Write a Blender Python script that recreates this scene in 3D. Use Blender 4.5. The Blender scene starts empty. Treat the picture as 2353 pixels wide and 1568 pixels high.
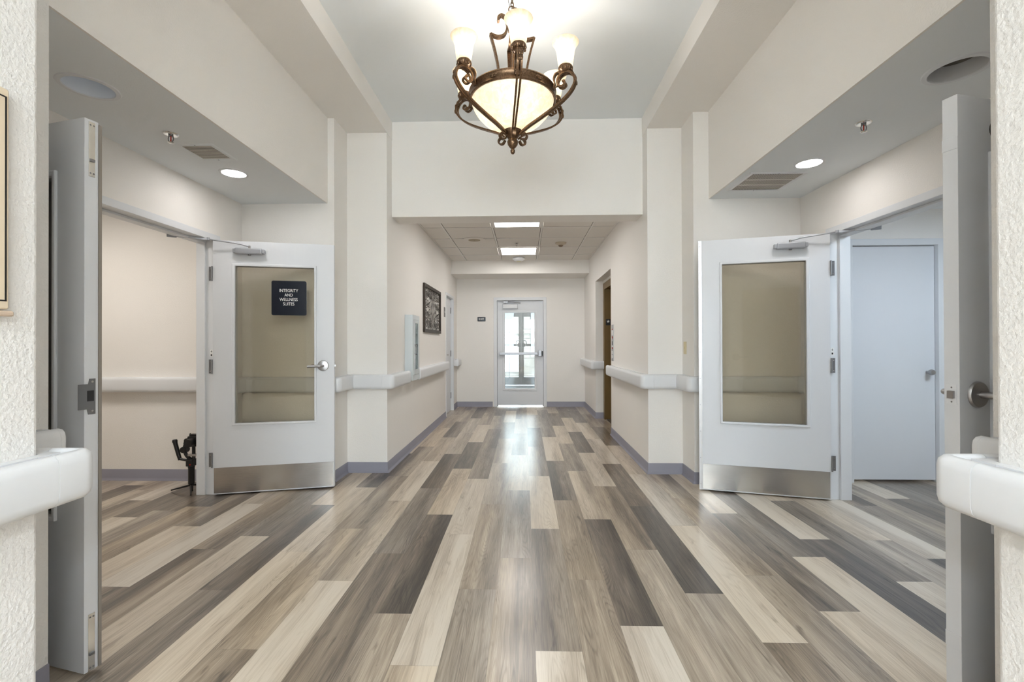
import bpy, bmesh, math, random
from mathutils import Vector, Matrix
S = bpy.context.scene
COL = S.collection
R = math.radians
PI = math.pi

# ------------------------------------------------------------------ camera, world, exposure
YAW, PITCH, ROLL = R(1.5507), R(0.2658), R(-0.1909)
cd = bpy.data.cameras.new('camera'); cam = bpy.data.objects.new('camera', cd); COL.objects.link(cam)
cd.sensor_width = 36.0; cd.sensor_fit = 'HORIZONTAL'; cd.lens = 1046.0 / 2353.0 * 36.0
cd.clip_start = 0.05; cd.clip_end = 200
f = Vector((-math.sin(YAW) * math.cos(PITCH), math.cos(YAW) * math.cos(PITCH), math.sin(PITCH)))
r = Vector((math.cos(YAW), math.sin(YAW), 0)); u = r.cross(f)
r2 = r * math.cos(ROLL) + u * math.sin(ROLL); u2 = -r * math.sin(ROLL) + u * math.cos(ROLL)
m3 = Matrix((r2, u2, -f)).transposed()
cam.matrix_world = Matrix.Translation((0, 0, 1.25)) @ m3.to_4x4()
S.camera = cam

W = bpy.data.worlds.new('world'); S.world = W; W.use_nodes = True
W.node_tree.nodes['Background'].inputs[0].default_value = (0.87, 0.94, 1.0, 1)
W.node_tree.nodes['Background'].inputs[1].default_value = 2.6

S.view_settings.view_transform = 'Standard'; S.view_settings.look = 'None'
S.view_settings.gamma = 1.0; S.view_settings.use_curve_mapping = False
S.view_settings.exposure = 2.58
S.cycles.max_bounces = 10; S.cycles.diffuse_bounces = 6; S.cycles.glossy_bounces = 4
S.cycles.transparent_max_bounces = 12; S.cycles.transmission_bounces = 6
S.cycles.sample_clamp_indirect = 4.0
S.cycles.caustics_reflective = False; S.cycles.caustics_refractive = False

# light strengths; the lobby and vestibule panels are added fill
E_TROFFER_FRONT = 3.2     # two panels in the end corridor
E_FILL_BACK = 19.0     # added fill panels in the unseen lobby behind the camera
E_DOWN = 9.0             # lit recessed lamps in the side alcoves
P_BULB = 0.28              # chandelier candle bulbs
P_BOWL = 1.9              # lamps inside the chandelier bowl
E_HALL_L, E_HALL_R = 4.6, 6.8
E_VEST_FILL = 2.5  # added vestibule panel, so light leaks under the exit door

# ------------------------------------------------------------------ materials
def newmat(name):
    m = bpy.data.materials.new(name); m.use_nodes = True
    nt = m.node_tree; b = nt.nodes['Principled BSDF']
    return m, nt, b
def nn(nt, t, **k):
    n = nt.nodes.new(t)
    for a, v in k.items(): setattr(n, a, v)
    return n
def math_node(nt, op, a, b=None, c=None):
    n = nn(nt, 'ShaderNodeMath', operation=op)
    for i, v in enumerate((a, b, c)):
        if v is None: continue
        if isinstance(v, (int, float)): n.inputs[i].default_value = v
        else: nt.links.new(v, n.inputs[i])
    return n.outputs[0]
def noise_of(nt, scale, detail=2, rough=0.5, vec=None, dist=0.0):
    n = nn(nt, 'ShaderNodeTexNoise'); n.inputs['Scale'].default_value = scale
    n.inputs['Detail'].default_value = detail; n.inputs['Roughness'].default_value = rough
    n.inputs['Distortion'].default_value = dist
    if vec is None:
        g = nn(nt, 'ShaderNodeNewGeometry'); vec = g.outputs['Position']
    nt.links.new(vec, n.inputs['Vector'])
    return n.outputs[0]
def bump(nt, b, h, strength, dist):
    n = nn(nt, 'ShaderNodeBump'); n.inputs['Strength'].default_value = strength; n.inputs['Distance'].default_value = dist
    nt.links.new(h, n.inputs['Height']); nt.links.new(n.outputs[0], b.inputs['Normal'])
def simple(name, col, rough=0.5, metal=0.0, bscale=None, bstr=0.1, bdist=0.002, spec=0.5, var=0.0, vscale=4.0, emit=None, estr=0.0):
    m, nt, b = newmat(name)
    b.inputs['Base Color'].default_value = (*col, 1); b.inputs['Roughness'].default_value = rough
    b.inputs['Metallic'].default_value = metal; b.inputs['Specular IOR Level'].default_value = spec
    if var:
        nz = noise_of(nt, vscale, 3)
        mx = nn(nt, 'ShaderNodeMix', data_type='RGBA'); nt.links.new(nz, mx.inputs[0])
        mx.inputs[6].default_value = (*[c * (1 - var) for c in col], 1); mx.inputs[7].default_value = (*[min(1, c * (1 + var)) for c in col], 1)
        nt.links.new(mx.outputs[2], b.inputs['Base Color'])
    if bscale:
        bump(nt, b, noise_of(nt, bscale, 3), bstr, bdist)
    if emit:
        b.inputs['Emission Color'].default_value = (*emit, 1); b.inputs['Emission Strength'].default_value = estr
    return m
WALLC = (0.835, 0.808, 0.775)
M_wall = simple('wall_paint', WALLC, 0.75, bscale=120, bstr=0.5, bdist=0.003, spec=0.25)
M_wallrough = simple('knockdown_wall_paint', (0.79, 0.772, 0.748), 0.75, bscale=85, bstr=0.9, bdist=0.004, spec=0.25)
M_ceil = simple('ceiling_paint', (0.80, 0.83, 0.85), 0.8, bscale=120, bstr=0.3, bdist=0.002, spec=0.2)
M_tile = simple('ceiling_tile', (0.79, 0.76, 0.72), 0.9, bscale=220, bstr=0.4, bdist=0.002, spec=0.1, var=0.04, vscale=90)
M_tbar = simple('tbar_white', (0.80, 0.78, 0.75), 0.5)
M_gap = simple('tile_shadow_gap', (0.12, 0.11, 0.10), 0.9)
M_trim = simple('trim_white', (0.72, 0.735, 0.76), 0.38, bscale=60, bstr=0.05)
def door_mat():
    m, nt, b = newmat('door_white')
    b.inputs['Base Color'].default_value = (0.70, 0.715, 0.745, 1); b.inputs['Roughness'].default_value = 0.36
    tc = nn(nt, 'ShaderNodeTexCoord'); mp = nn(nt, 'ShaderNodeMapping'); mp.inputs['Scale'].default_value = (130, 130, 5)
    nt.links.new(tc.outputs['Object'], mp.inputs['Vector'])
    bump(nt, b, noise_of(nt, 1.0, 3, 0.6, mp.outputs[0], 0.3), 0.10, 0.002)
    return m
M_door = door_mat()
M_rail = simple('vinyl_handrail', (0.74, 0.75, 0.77), 0.36)
M_base = simple('cove_base', (0.265, 0.26, 0.31), 0.5, var=0.05)
M_kick = None
M_steel = simple('brushed_steel', (0.44, 0.43, 0.43), 0.34, 1.0)
M_dsteel = simple('dull_steel', (0.25, 0.25, 0.26), 0.45, 0.9)
M_chrome = simple('bright_steel', (0.75, 0.74, 0.71), 0.25, 1.0)
M_closer = simple('silver_paint', (0.42, 0.43, 0.46), 0.4, 0.6)
M_black = simple('black_plastic', (0.008, 0.008, 0.008), 0.35)
M_dark = simple('painted_shade', (0.03, 0.03, 0.032), 0.8)  # dark colour standing in for shade inside openings
M_red = simple('red_glass', (0.5, 0.02, 0.01), 0.2)
M_navy = simple('navy_sign', (0.010, 0.013, 0.022), 0.22)
M_white = simple('white_letter', (0.85, 0.85, 0.84), 0.5)
M_offw = simple('offwhite_plastic', (0.72, 0.68, 0.58), 0.45)
M_ivory = simple('ivory_plastic', (0.70, 0.60, 0.38), 0.45)
M_greysign = simple('grey_sign', (0.11, 0.105, 0.10), 0.4)
M_cab = simple('cabinet_enamel', (0.62, 0.66, 0.68), 0.35)
M_bronze = None
M_gasket = simple('pile_gasket', (0.28, 0.25, 0.22), 0.9)
M_artd = simple('dark_bronze_metal', (0.045, 0.033, 0.024), 0.45, 0.6)
M_elev = simple('bronze_enamel', (0.17, 0.105, 0.035), 0.4, 0.35)
M_plaque = simple('plaque_cream', (0.74, 0.62, 0.46), 0.5)
M_alu = simple('grey_aluminium', (0.075, 0.07, 0.066), 0.5, 0.3)
M_pave = simple('asphalt', (0.16, 0.17, 0.18), 0.9, var=0.2, vscale=6)
M_carpet = simple('grey_carpet', (0.13, 0.14, 0.15), 0.95, bscale=300, bstr=0.5)
M_stucco = simple('stucco', (0.135, 0.12, 0.104), 0.9, bscale=80, bstr=0.4)
M_stone = simple('ledge_stone', (0.60, 0.42, 0.30), 0.9, var=0.3, vscale=9)
M_vent = simple('vent_cream', (0.62, 0.59, 0.54), 0.5)
M_lens_off = simple('frosted_lens', (0.80, 0.86, 0.95), 0.35)
M_refl = simple('dark_baffle', (0.10, 0.095, 0.085), 0.35, 0.5)
M_emitpanel = simple('lit_diffuser', (0.8, 0.8, 0.8), 0.6, emit=(1.0, 0.97, 0.93), estr=E_TROFFER_FRONT)
M_fillback = simple('lobby_fill_diffuser', (0.8, 0.8, 0.8), 0.6, emit=(0.88, 0.95, 1.0), estr=E_FILL_BACK)
M_emitdown = simple('lit_lens', (0.8, 0.8, 0.8), 0.6, emit=(1.0, 0.97, 0.94), estr=E_DOWN)
M_emitL = simple('lit_hall_diffuser', (0.8, 0.8, 0.8), 0.6, emit=(1.0, 0.94, 0.86), estr=E_HALL_L)
M_emitR = simple('lit_cool_diffuser', (0.8, 0.8, 0.8), 0.6, emit=(0.74, 0.87, 1.0), estr=E_HALL_R)
M_fillV = simple('entry_fill_diffuser', (0.8, 0.8, 0.8), 0.6, emit=(0.9, 0.96, 1.0), estr=E_VEST_FILL)

def kick_mat():
    m, nt, b = newmat('stainless_plate')
    b.inputs['Metallic'].default_value = 1.0
    tc = nn(nt, 'ShaderNodeTexCoord'); mp = nn(nt, 'ShaderNodeMapping'); mp.inputs['Scale'].default_value = (3, 3, 260)
    nt.links.new(tc.outputs['Object'], mp.inputs['Vector'])
    nz = noise_of(nt, 1.0, 4, 0.6, mp.outputs[0])
    cl = noise_of(nt, 5.0, 3, 0.6, tc.outputs['Object'])
    ra = nn(nt, 'ShaderNodeMapRange'); nt.links.new(cl, ra.inputs[0]); ra.inputs[3].default_value = 0.16; ra.inputs[4].default_value = 0.30
    nt.links.new(ra.outputs[0], b.inputs['Roughness'])
    b.inputs['Base Color'].default_value = (0.56, 0.54, 0.52, 1)
    a = math_node(nt, 'ADD', math_node(nt, 'MULTIPLY', nz, 0.35), cl)
    bump(nt, b, a, 0.25, 0.004)
    return m
M_kick = kick_mat()

def bronze_mat():
    m, nt, b = newmat('antique_bronze')
    b.inputs['Metallic'].default_value = 0.85; b.inputs['Roughness'].default_value = 0.32
    nz = noise_of(nt, 130, 4, 0.6)
    cr = nn(nt, 'ShaderNodeValToRGB'); nt.links.new(nz, cr.inputs[0])
    cr.color_ramp.elements[0].position = 0.25; cr.color_ramp.elements[0].color = (0.07, 0.04, 0.022, 1)
    cr.color_ramp.elements[1].position = 0.8; cr.color_ramp.elements[1].color = (0.28, 0.17, 0.098, 1)
    nt.links.new(cr.outputs[0], b.inputs['Base Color'])
    return m
M_bronze = bronze_mat()

def shade_mat(name, estr):
    # alabaster glass of a lit lamp: translucent, faintly mottled
    m, nt, b = newmat(name); out = nt.nodes['Material Output']
    nz = noise_of(nt, 26, 5, 0.65, dist=1.2)
    cr = nn(nt, 'ShaderNodeValToRGB'); nt.links.new(nz, cr.inputs[0])
    cr.color_ramp.elements[0].position = 0.38; cr.color_ramp.elements[0].color = (0.66, 0.58, 0.45, 1)
    cr.color_ramp.elements[1].position = 0.6; cr.color_ramp.elements[1].color = (0.72, 0.68, 0.60, 1)
    tr = nn(nt, 'ShaderNodeBsdfTranslucent'); nt.links.new(cr.outputs[0], tr.inputs['Color'])
    nt.links.new(cr.outputs[0], b.inputs['Base Color']); b.inputs['Roughness'].default_value = 0.3
    b.inputs['Emission Color'].default_value = (1.0, 0.91, 0.74, 1); b.inputs['Emission Strength'].default_value = estr
    mx = nn(nt, 'ShaderNodeMixShader'); mx.inputs[0].default_value = 0.5
    nt.links.new(b.outputs[0], mx.inputs[1]); nt.links.new(tr.outputs[0], mx.inputs[2])
    nt.links.new(mx.outputs[0], out.inputs['Surface'])
    return m
M_shade = shade_mat('alabaster_shade', 0.05)
M_bowl = shade_mat('alabaster_bowl', 0.06)

def glass_mat(name, tint, refl, rough=0.0):
    m, nt, b = newmat(name); out = nt.nodes['Material Output']
    nt.nodes.remove(b)
    t = nn(nt, 'ShaderNodeBsdfTransparent'); t.inputs[0].default_value = (*tint, 1)
    g = nn(nt, 'ShaderNodeBsdfGlossy'); g.inputs['Roughness'].default_value = rough; g.inputs[0].default_value = (0.9, 0.93, 0.95, 1)
    fr = nn(nt, 'ShaderNodeFresnel'); fr.inputs[0].default_value = 1.5
    fac = math_node(nt, 'MULTIPLY', fr.outputs[0], refl)
    mx = nn(nt, 'ShaderNodeMixShader'); nt.links.new(fac, mx.inputs[0])
    nt.links.new(t.outputs[0], mx.inputs[1]); nt.links.new(g.outputs[0], mx.inputs[2])
    nt.links.new(mx.outputs[0], out.inputs['Surface'])
    return m
M_lite = glass_mat('tinted_lite_glass', (0.965, 0.935, 0.87), 1.5)
M_smoke = glass_mat('smoked_glass', (0.42, 0.45, 0.48), 1.0)
M_clear = glass_mat('clear_glass', (0.93, 0.96, 0.96), 1.3)

def floor_mat():
    m, nt, b = newmat('vinyl_plank'); L = nt.links.new
    at = nn(nt, 'ShaderNodeAttribute', attribute_name='tone'); se = nn(nt, 'ShaderNodeAttribute', attribute_name='seed')
    g = nn(nt, 'ShaderNodeNewGeometry'); sx = nn(nt, 'ShaderNodeSeparateXYZ'); L(g.outputs['Position'], sx.inputs[0])
    X, Y, sd = sx.outputs[0], sx.outputs[1], se.outputs['Fac']
    def vec(kx, ky, off):
        c = nn(nt, 'ShaderNodeCombineXYZ')
        L(math_node(nt, 'MULTIPLY_ADD', X, kx, math_node(nt, 'MULTIPLY', sd, 97.0)), c.inputs[0])
        L(math_node(nt, 'MULTIPLY_ADD', Y, ky, math_node(nt, 'MULTIPLY', sd, 53.0 + off)), c.inputs[1])
        L(math_node(nt, 'MULTIPLY', sd, 31.0 + off), c.inputs[2])
        return c.outputs[0]
    streak = noise_of(nt, 1.0, 2, 0.5, vec(11, 0.55, 1), dist=0.6)
    body = noise_of(nt, 1.0, 3, 0.55, vec(16, 1.4, 5), dist=1.5)
    fine = noise_of(nt, 1.0, 4, 0.7, vec(170, 3.5, 9), dist=0.4)
    fine2 = noise_of(nt, 1.0, 2, 0.6, vec(420, 7.0, 21), dist=0.2)
    cont = noise_of(nt, 1.0, 1, 0.4, vec(9, 0.7, 13), dist=0.9)
    rings = math_node(nt, 'SINE', math_node(nt, 'MULTIPLY', cont, 150.0))
    line = math_node(nt, 'POWER', math_node(nt, 'MULTIPLY_ADD', rings, 0.5, 0.5), 3.0)
    knot = noise_of(nt, 1.0, 2, 0.5, vec(26, 5.0, 17), dist=0.8)
    kn = nn(nt, 'ShaderNodeMapRange'); L(knot, kn.inputs[0]); kn.inputs[1].default_value = 0.66; kn.inputs[2].default_value = 0.80
    patch = nn(nt, 'ShaderNodeMapRange'); L(noise_of(nt, 1.0, 2, 0.5, vec(14, 1.6, 25)), patch.inputs[0]); patch.inputs[1].default_value = 0.42; patch.inputs[2].default_value = 0.66
    # heartwood to sapwood shift across each board
    uv = nn(nt, 'ShaderNodeUVMap'); su = nn(nt, 'ShaderNodeSeparateXYZ'); L(uv.outputs[0], su.inputs[0])
    wob = math_node(nt, 'MULTIPLY', math_node(nt, 'SUBTRACT', noise_of(nt, 1.0, 2, 0.5, vec(0.01, 1.3, 29)), 0.5), 0.16)
    hs = nn(nt, 'ShaderNodeMapRange', interpolation_type='SMOOTHSTEP'); L(math_node(nt, 'ADD', su.outputs[0], wob), hs.inputs[0])
    hs.inputs[1].default_value = -0.035; hs.inputs[2].default_value = 0.035; hs.inputs[3].default_value = -1.0; hs.inputs[4].default_value = 1.0
    amp = math_node(nt, 'MULTIPLY', math_node(nt, 'SUBTRACT', math_node(nt, 'FRACT', math_node(nt, 'MULTIPLY', sd, 7.77)), 0.5), 0.26)
    t = math_node(nt, 'MULTIPLY_ADD', at.outputs['Fac'], 0.285, 0.03)
    t = math_node(nt, 'MULTIPLY_ADD', hs.outputs[0], amp, t)
    t = math_node(nt, 'MULTIPLY_ADD', math_node(nt, 'SUBTRACT', streak, 0.5), 0.55, t)
    t = math_node(nt, 'MULTIPLY_ADD', math_node(nt, 'SUBTRACT', body, 0.5), 0.38, t)
    t = math_node(nt, 'MULTIPLY_ADD', math_node(nt, 'SUBTRACT', fine, 0.5), 0.48, t)
    t = math_node(nt, 'MULTIPLY_ADD', math_node(nt, 'SUBTRACT', fine2, 0.5), 0.28, t)
    t = math_node(nt, 'MULTIPLY_ADD', math_node(nt, 'MULTIPLY', line, patch.outputs[0]), 0.13, t)
    t = math_node(nt, 'MULTIPLY_ADD', kn.outputs[0], 0.25, t)
    cr = nn(nt, 'ShaderNodeValToRGB'); L(math_node(nt, 'MULTIPLY_ADD', t, 0.93, -0.02), cr.inputs[0]); e = cr.color_ramp.elements
    e[0].position = 0.03; e[0].color = (0.64, 0.57, 0.485, 1)
    e[1].position = 0.98; e[1].color = (0.035, 0.028, 0.023, 1)
    for p, c in ((0.20, (0.52, 0.447, 0.365)), (0.40, (0.345, 0.284, 0.225)), (0.58, (0.20, 0.162, 0.129)), (0.74, (0.108, 0.086, 0.069))):
        q = e.new(p); q.color = (*c, 1)
    # each board leans a little towards tan or towards grey
    hue = nn(nt, 'ShaderNodeMix', data_type='RGBA'); L(math_node(nt, 'FRACT', math_node(nt, 'MULTIPLY', sd, 17.3)), hue.inputs[0])
    hue.inputs[6].default_value = (1.05, 1.0, 0.91, 1); hue.inputs[7].default_value = (0.98, 1.0, 1.02, 1)
    hm = nn(nt, 'ShaderNodeMix', data_type='RGBA', blend_type='MULTIPLY'); hm.inputs[0].default_value = 1.0
    L(cr.outputs[0], hm.inputs[6]); L(hue.outputs[2], hm.inputs[7])
    # thin joints between planks
    def edge(o, half, w):
        d = math_node(nt, 'SUBTRACT', half, math_node(nt, 'ABSOLUTE', o))
        return math_node(nt, 'LESS_THAN', d, w)
    ed = math_node(nt, 'MAXIMUM', edge(su.outputs[0], 0.0945, 0.0011), edge(su.outputs[1], 0.6075, 0.0014))
    mx = nn(nt, 'ShaderNodeMix', data_type='RGBA'); L(math_node(nt, 'MULTIPLY', ed, 0.30), mx.inputs[0])
    L(hm.outputs[2], mx.inputs[6]); mx.inputs[7].default_value = (0.10, 0.08, 0.06, 1)
    L(mx.outputs[2], b.inputs['Base Color'])
    rr = nn(nt, 'ShaderNodeMapRange'); L(fine, rr.inputs[0]); rr.inputs[3].default_value = 0.26; rr.inputs[4].default_value = 0.40
    L(rr.outputs[0], b.inputs['Roughness']); b.inputs['Specular IOR Level'].default_value = 0.45
    b.inputs['Coat Weight'].default_value = 0.5; b.inputs['Coat Roughness'].default_value = 0.2
    bump(nt, b, math_node(nt, 'MULTIPLY_ADD', line, -0.3, fine), 0.10, 0.0018)
    return m
M_floor = floor_mat()

# ------------------------------------------------------------------ mesh helpers
def tag(o, label=None, cat=None, group=None, kind=None):
    if label: o['label'] = label
    if cat: o['category'] = cat
    if group: o['group'] = group
    if kind: o['kind'] = kind
    return o
def empty(name, loc=(0, 0, 0), rz=0.0, label=None, cat=None, group=None, kind=None):
    o = bpy.data.objects.new(name, None); COL.objects.link(o); o.empty_display_size = 0.1
    o.location = loc; o.rotation_euler = (0, 0, rz)
    return tag(o, label, cat, group, kind)
def spline(pts, n=6, closed=False):
    P = [Vector(p) for p in pts]; out = []; N = len(P)
    for i in range(N if closed else N - 1):
        if closed: a, b, c, d = P[(i - 1) % N], P[i], P[(i + 1) % N], P[(i + 2) % N]
        else: a, b, c, d = P[max(i - 1, 0)], P[i], P[i + 1], P[min(i + 2, N - 1)]
        for k in range(n):
            t = k / n
            out.append(0.5 * ((2 * b) + (c - a) * t + (2 * a - 5 * b + 4 * c - d) * t * t + (3 * b - a - 3 * c + d) * t ** 3))
    if not closed: out.append(P[-1])
    return out
class MB:
    def __init__(s): s.v = []; s.f = []
    def add(s, vs, fs):
        o = len(s.v); s.v += [Vector(p) for p in vs]; s.f += [tuple(i + o for i in q) for q in fs]; return s
    def box(s, lo, hi):
        x0, x1 = sorted((lo[0], hi[0])); y0, y1 = sorted((lo[1], hi[1])); z0, z1 = sorted((lo[2], hi[2]))
        return s.add([(x0, y0, z0), (x1, y0, z0), (x1, y1, z0), (x0, y1, z0), (x0, y0, z1), (x1, y0, z1), (x1, y1, z1), (x0, y1, z1)],
                     [(0, 3, 2, 1), (4, 5, 6, 7), (0, 1, 5, 4), (1, 2, 6, 5), (2, 3, 7, 6), (3, 0, 4, 7)])
    def prism(s, pts, axis, a, b):
        # pts: 2d outline (ccw seen along -axis); axis 'x': (y,z), 'y': (x,z), 'z': (x,y)
        def P(p, h): return {'x': (h, p[0], p[1]), 'y': (p[0], h, p[1]), 'z': (p[0], p[1], h)}[axis]
        n = len(pts); vs = [P(p, a) for p in pts] + [P(p, b) for p in pts]
        fs = [tuple(range(n)), tuple(range(2 * n - 1, n - 1, -1))] + [(i, i + n, (i + 1) % n + n, (i + 1) % n) for i in range(n)]
        return s.add(vs, fs)
    def lathe(s, prof, c=(0, 0, 0), seg=24, axis='z', cap=True):
        vs, fs, n = [], [], len(prof)
        for k in range(seg):
            a = 2 * PI * k / seg
            for rr, h in prof:
                x, y = rr * math.cos(a), rr * math.sin(a)
                p = {'z': (x, y, h), 'y': (x, h, y), 'x': (h, x, y)}[axis]
                vs.append((p[0] + c[0], p[1] + c[1], p[2] + c[2]))
        for k in range(seg):
            for i in range(n - 1):
                a, b = k * n + i, ((k + 1) % seg) * n + i
                fs.append((a, b, b + 1, a + 1))
        if cap:
            if prof[0][0] > 1e-6: fs.append(tuple(k * n for k in range(seg))[::-1])
            if prof[-1][0] > 1e-6: fs.append(tuple(k * n + n - 1 for k in range(seg)))
        return s.add(vs, fs)
    def tube(s, pts, rad, seg=8, closed=False, square=None, up=None):
        P = [Vector(p) for p in pts]; N = len(P); vs, fs = [], []
        prev = None
        for i in range(N):
            if closed: t = P[(i + 1) % N] - P[i - 1]
            else: t = P[min(i + 1, N - 1)] - P[max(i - 1, 0)]
            t = t.normalized() if t.length > 1e-9 else Vector((0, 0, 1))
            if up is not None: nrm = Vector(up)
            elif prev is None:
                nrm = Vector((0, 0, 1)) if abs(t.z) < 0.9 else Vector((1, 0, 0))
            else: nrm = prev
            nrm = (nrm - t * nrm.dot(t))
            if nrm.length < 1e-6: nrm = Vector((1, 0, 0)) - t * t.x
            nrm.normalize(); prev = nrm; bi = t.cross(nrm)
            rr = rad[i] if isinstance(rad, (list, tuple)) else rad
            if square:
                w, h = square
                for (a, b) in ((-w, -h), (w, -h), (w, h), (-w, h)): vs.append(P[i] + nrm * a + bi * b)
            else:
                for k in range(seg):
                    a = 2 * PI * k / seg; vs.append(P[i] + (nrm * math.cos(a) + bi * math.sin(a)) * rr)
        m = 4 if square else seg
        for i in range(N if closed else N - 1):
            for k in range(m):
                a, b = i * m, ((i + 1) % N) * m
                fs.append((a + k, a + (k + 1) % m, b + (k + 1) % m, b + k))
        if not closed: fs += [tuple(range(m))[::-1], tuple((N - 1) * m + k for k in range(m))]
        return s.add(vs, fs)
    def sphere(s, c, rx, ry=None, rz=None, seg=16, rings=10):
        ry = rx if ry is None else ry; rz = rx if rz is None else rz
        n0 = len(s.v)
        s.lathe([(math.sin(PI * i / rings), -math.cos(PI * i / rings)) for i in range(rings + 1)], seg=seg, cap=False)
        for i in range(n0, len(s.v)):
            v = s.v[i]; s.v[i] = Vector((c[0] + v.x * rx, c[1] + v.y * ry, c[2] + v.z * rz))
        return s
    def build(s, name, mat, parent=None, smooth=0, bevel=0.0, X=None, segs=2):
        vs = s.v; fs = s.f
        if X is not None:
            vs = [X @ v for v in vs]
            if X.determinant() < 0: fs = [q[::-1] for q in fs]
        me = bpy.data.meshes.new(name); me.from_pydata([tuple(v) for v in vs], [], fs)
        bm = bmesh.new(); bm.from_mesh(me); bmesh.ops.remove_doubles(bm, verts=bm.verts, dist=1e-6)
        bmesh.ops.recalc_face_normals(bm, faces=bm.faces); bm.to_mesh(me); bm.free()
        if mat: me.materials.append(mat)
        if smooth:
            for p in me.polygons: p.use_smooth = True
            me.set_sharp_from_angle(angle=R(smooth))
        o = bpy.data.objects.new(name, me); COL.objects.link(o)
        if parent is not None: o.parent = parent
        if bevel:
            b = o.modifiers.new('bevel', 'BEVEL'); b.width = bevel; b.segments = segs; b.limit_method = 'ANGLE'; b.angle_limit = R(40)
        return o
def struct(name, mb, mat, parent=None, **k):
    o = mb.build(name, mat, parent, **k)
    if parent is None: o['kind'] = 'structure'
    return o
def copy_tree(o, parent=None):
    c = o.copy(); COL.objects.link(c)
    if parent is not None: c.parent = parent
    for ch in list(o.children): copy_tree(ch, c)
    return c
def text_mesh(name, body, size, mat, parent=None, loc=(0, 0, 0), rot=(PI / 2, 0, 0), spacing=1.0, line=1.0, extrude=0.0006, bold=0.0):
    cu = bpy.data.curves.new(name, 'FONT'); cu.body = body; cu.size = size; cu.align_x = 'CENTER'; cu.align_y = 'CENTER'
    cu.space_character = spacing; cu.space_line = line; cu.extrude = extrude; cu.offset = bold; cu.resolution_u = 4
    t = bpy.data.objects.new(name + '_tmp', cu); COL.objects.link(t)
    dg = bpy.context.evaluated_depsgraph_get()
    me = bpy.data.meshes.new_from_object(t.evaluated_get(dg)); bpy.data.objects.remove(t)
    me.name = name; me.materials.clear(); me.materials.append(mat)
    o = bpy.data.objects.new(name, me); COL.objects.link(o); o.location = loc; o.rotation_euler = rot
    if parent is not None: o.parent = parent
    return o

# ------------------------------------------------------------------ layout numbers
XL, XR = -1.33, 1.18            # end corridor walls
CLX, CRX = -1.33, 1.18           # column faces towards the aisle
RLX, RRX = -1.72, 1.505           # recess faces of the columns
HLX, HRX = -1.78, 1.64            # bulkhead faces over the alcoves
ALX, ARX = -2.57, 2.44            # door walls of the alcoves
YA0L, YA0R, YA1 = 1.60, 1.505, 4.08
YC, YH0, YH1, YEND = 4.38, 4.55, 4.81, 8.94
ZH, ZB, ZC, ZT = 2.525, 3.30, 3.485, 2.755

# ------------------------------------------------------------------ floor
ROWS = {-15: (0.305, {2: 2.7, 3: 0.8}), -13: (1.14, {1: 2.2, 2: 0.7}), -12: (0.79, {1: 0.5, 2: 2.5}), -9: (0.64, {1: 0.7, 2: 1.8}), -8: (1.082, {0: 2.0, 1: 0.3, 2: 0.9}), -7: (0.3, {1: 2.5, 2: 1.7}), -6: (0.49, {1: 0.6, 2: 2.1}), -5: (1.062, {0: 2.2, 1: 2.6, 2: 0.7}), -4: (0.28, {1: 0.3, 2: 0.8}), -3: (0.622, {0: 2.0, 1: 1.4, 2: 1.8, 3: 2.0, 4: 1.0}), -2: (1.165, {0: 0.3, 1: 1.3, 2: 0.55, 3: 1.3, 4: 2.4, 5: 1.5}), -1: (0.264, {1: 2.3, 2: 2.05, 3: 2.8, 4: 1.2, 5: 1.0, 6: 2.7}), 0: (0.881, {0: 1.5, 1: 3.0, 2: 1.0, 3: 2.8, 4: 0.6, 5: 1.6}), 1: (0.545, {0: 0.8, 1: 0.4, 2: 0.7, 3: 2.2, 4: 2.2, 5: 1.5}), 2: (1.097, {0: 1.8, 1: 1.7, 2: 1.4, 3: 1.2}), 3: (0.222, {1: 1.8, 2: 1.85, 3: 1.2}), 4: (0.64, {0: 0.7, 1: 2.3, 2: 0.6, 3: 1.6}), 5: (1.2, {0: 1.6, 1: 1.65, 2: 2.5, 3: 0.4, 4: 1.8}), 6: (0.813, {0: 0.2, 1: 2.8, 2: 1.25, 3: 1.85, 4: 0.7, 5: 2.4}), 7: (0.342, {1: 1.3, 2: 1.8, 3: 0.8, 4: 2.8, 5: 0.8, 6: 2.5}), 8: (1.081, {0: 1.2, 1: 3.0, 2: 2.65, 3: 1.0, 4: 0.6, 5: 2.4}), 9: (0.712, {0: 2.0, 1: 0.35, 2: 1.0, 3: 1.0, 4: 2.7, 5: 1.8}), 10: (0.05, {1: 1.4, 2: 1.6, 3: 1.9}), 11: (0.942, {0: 0.7, 1: 2.2, 2: 0.4}), 12: (0.27, {1: 0.3, 2: 2.3}), 13: (0.51, {1: 2.9, 2: 0.3}), 14: (0.002, {1: 0.5, 2: 2.05, 3: 0.6}), 16: (0.26, {1: 2.5, 2: 0.5}), 17: (1.12, {1: 1.8, 2: 2.3})}
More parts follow.
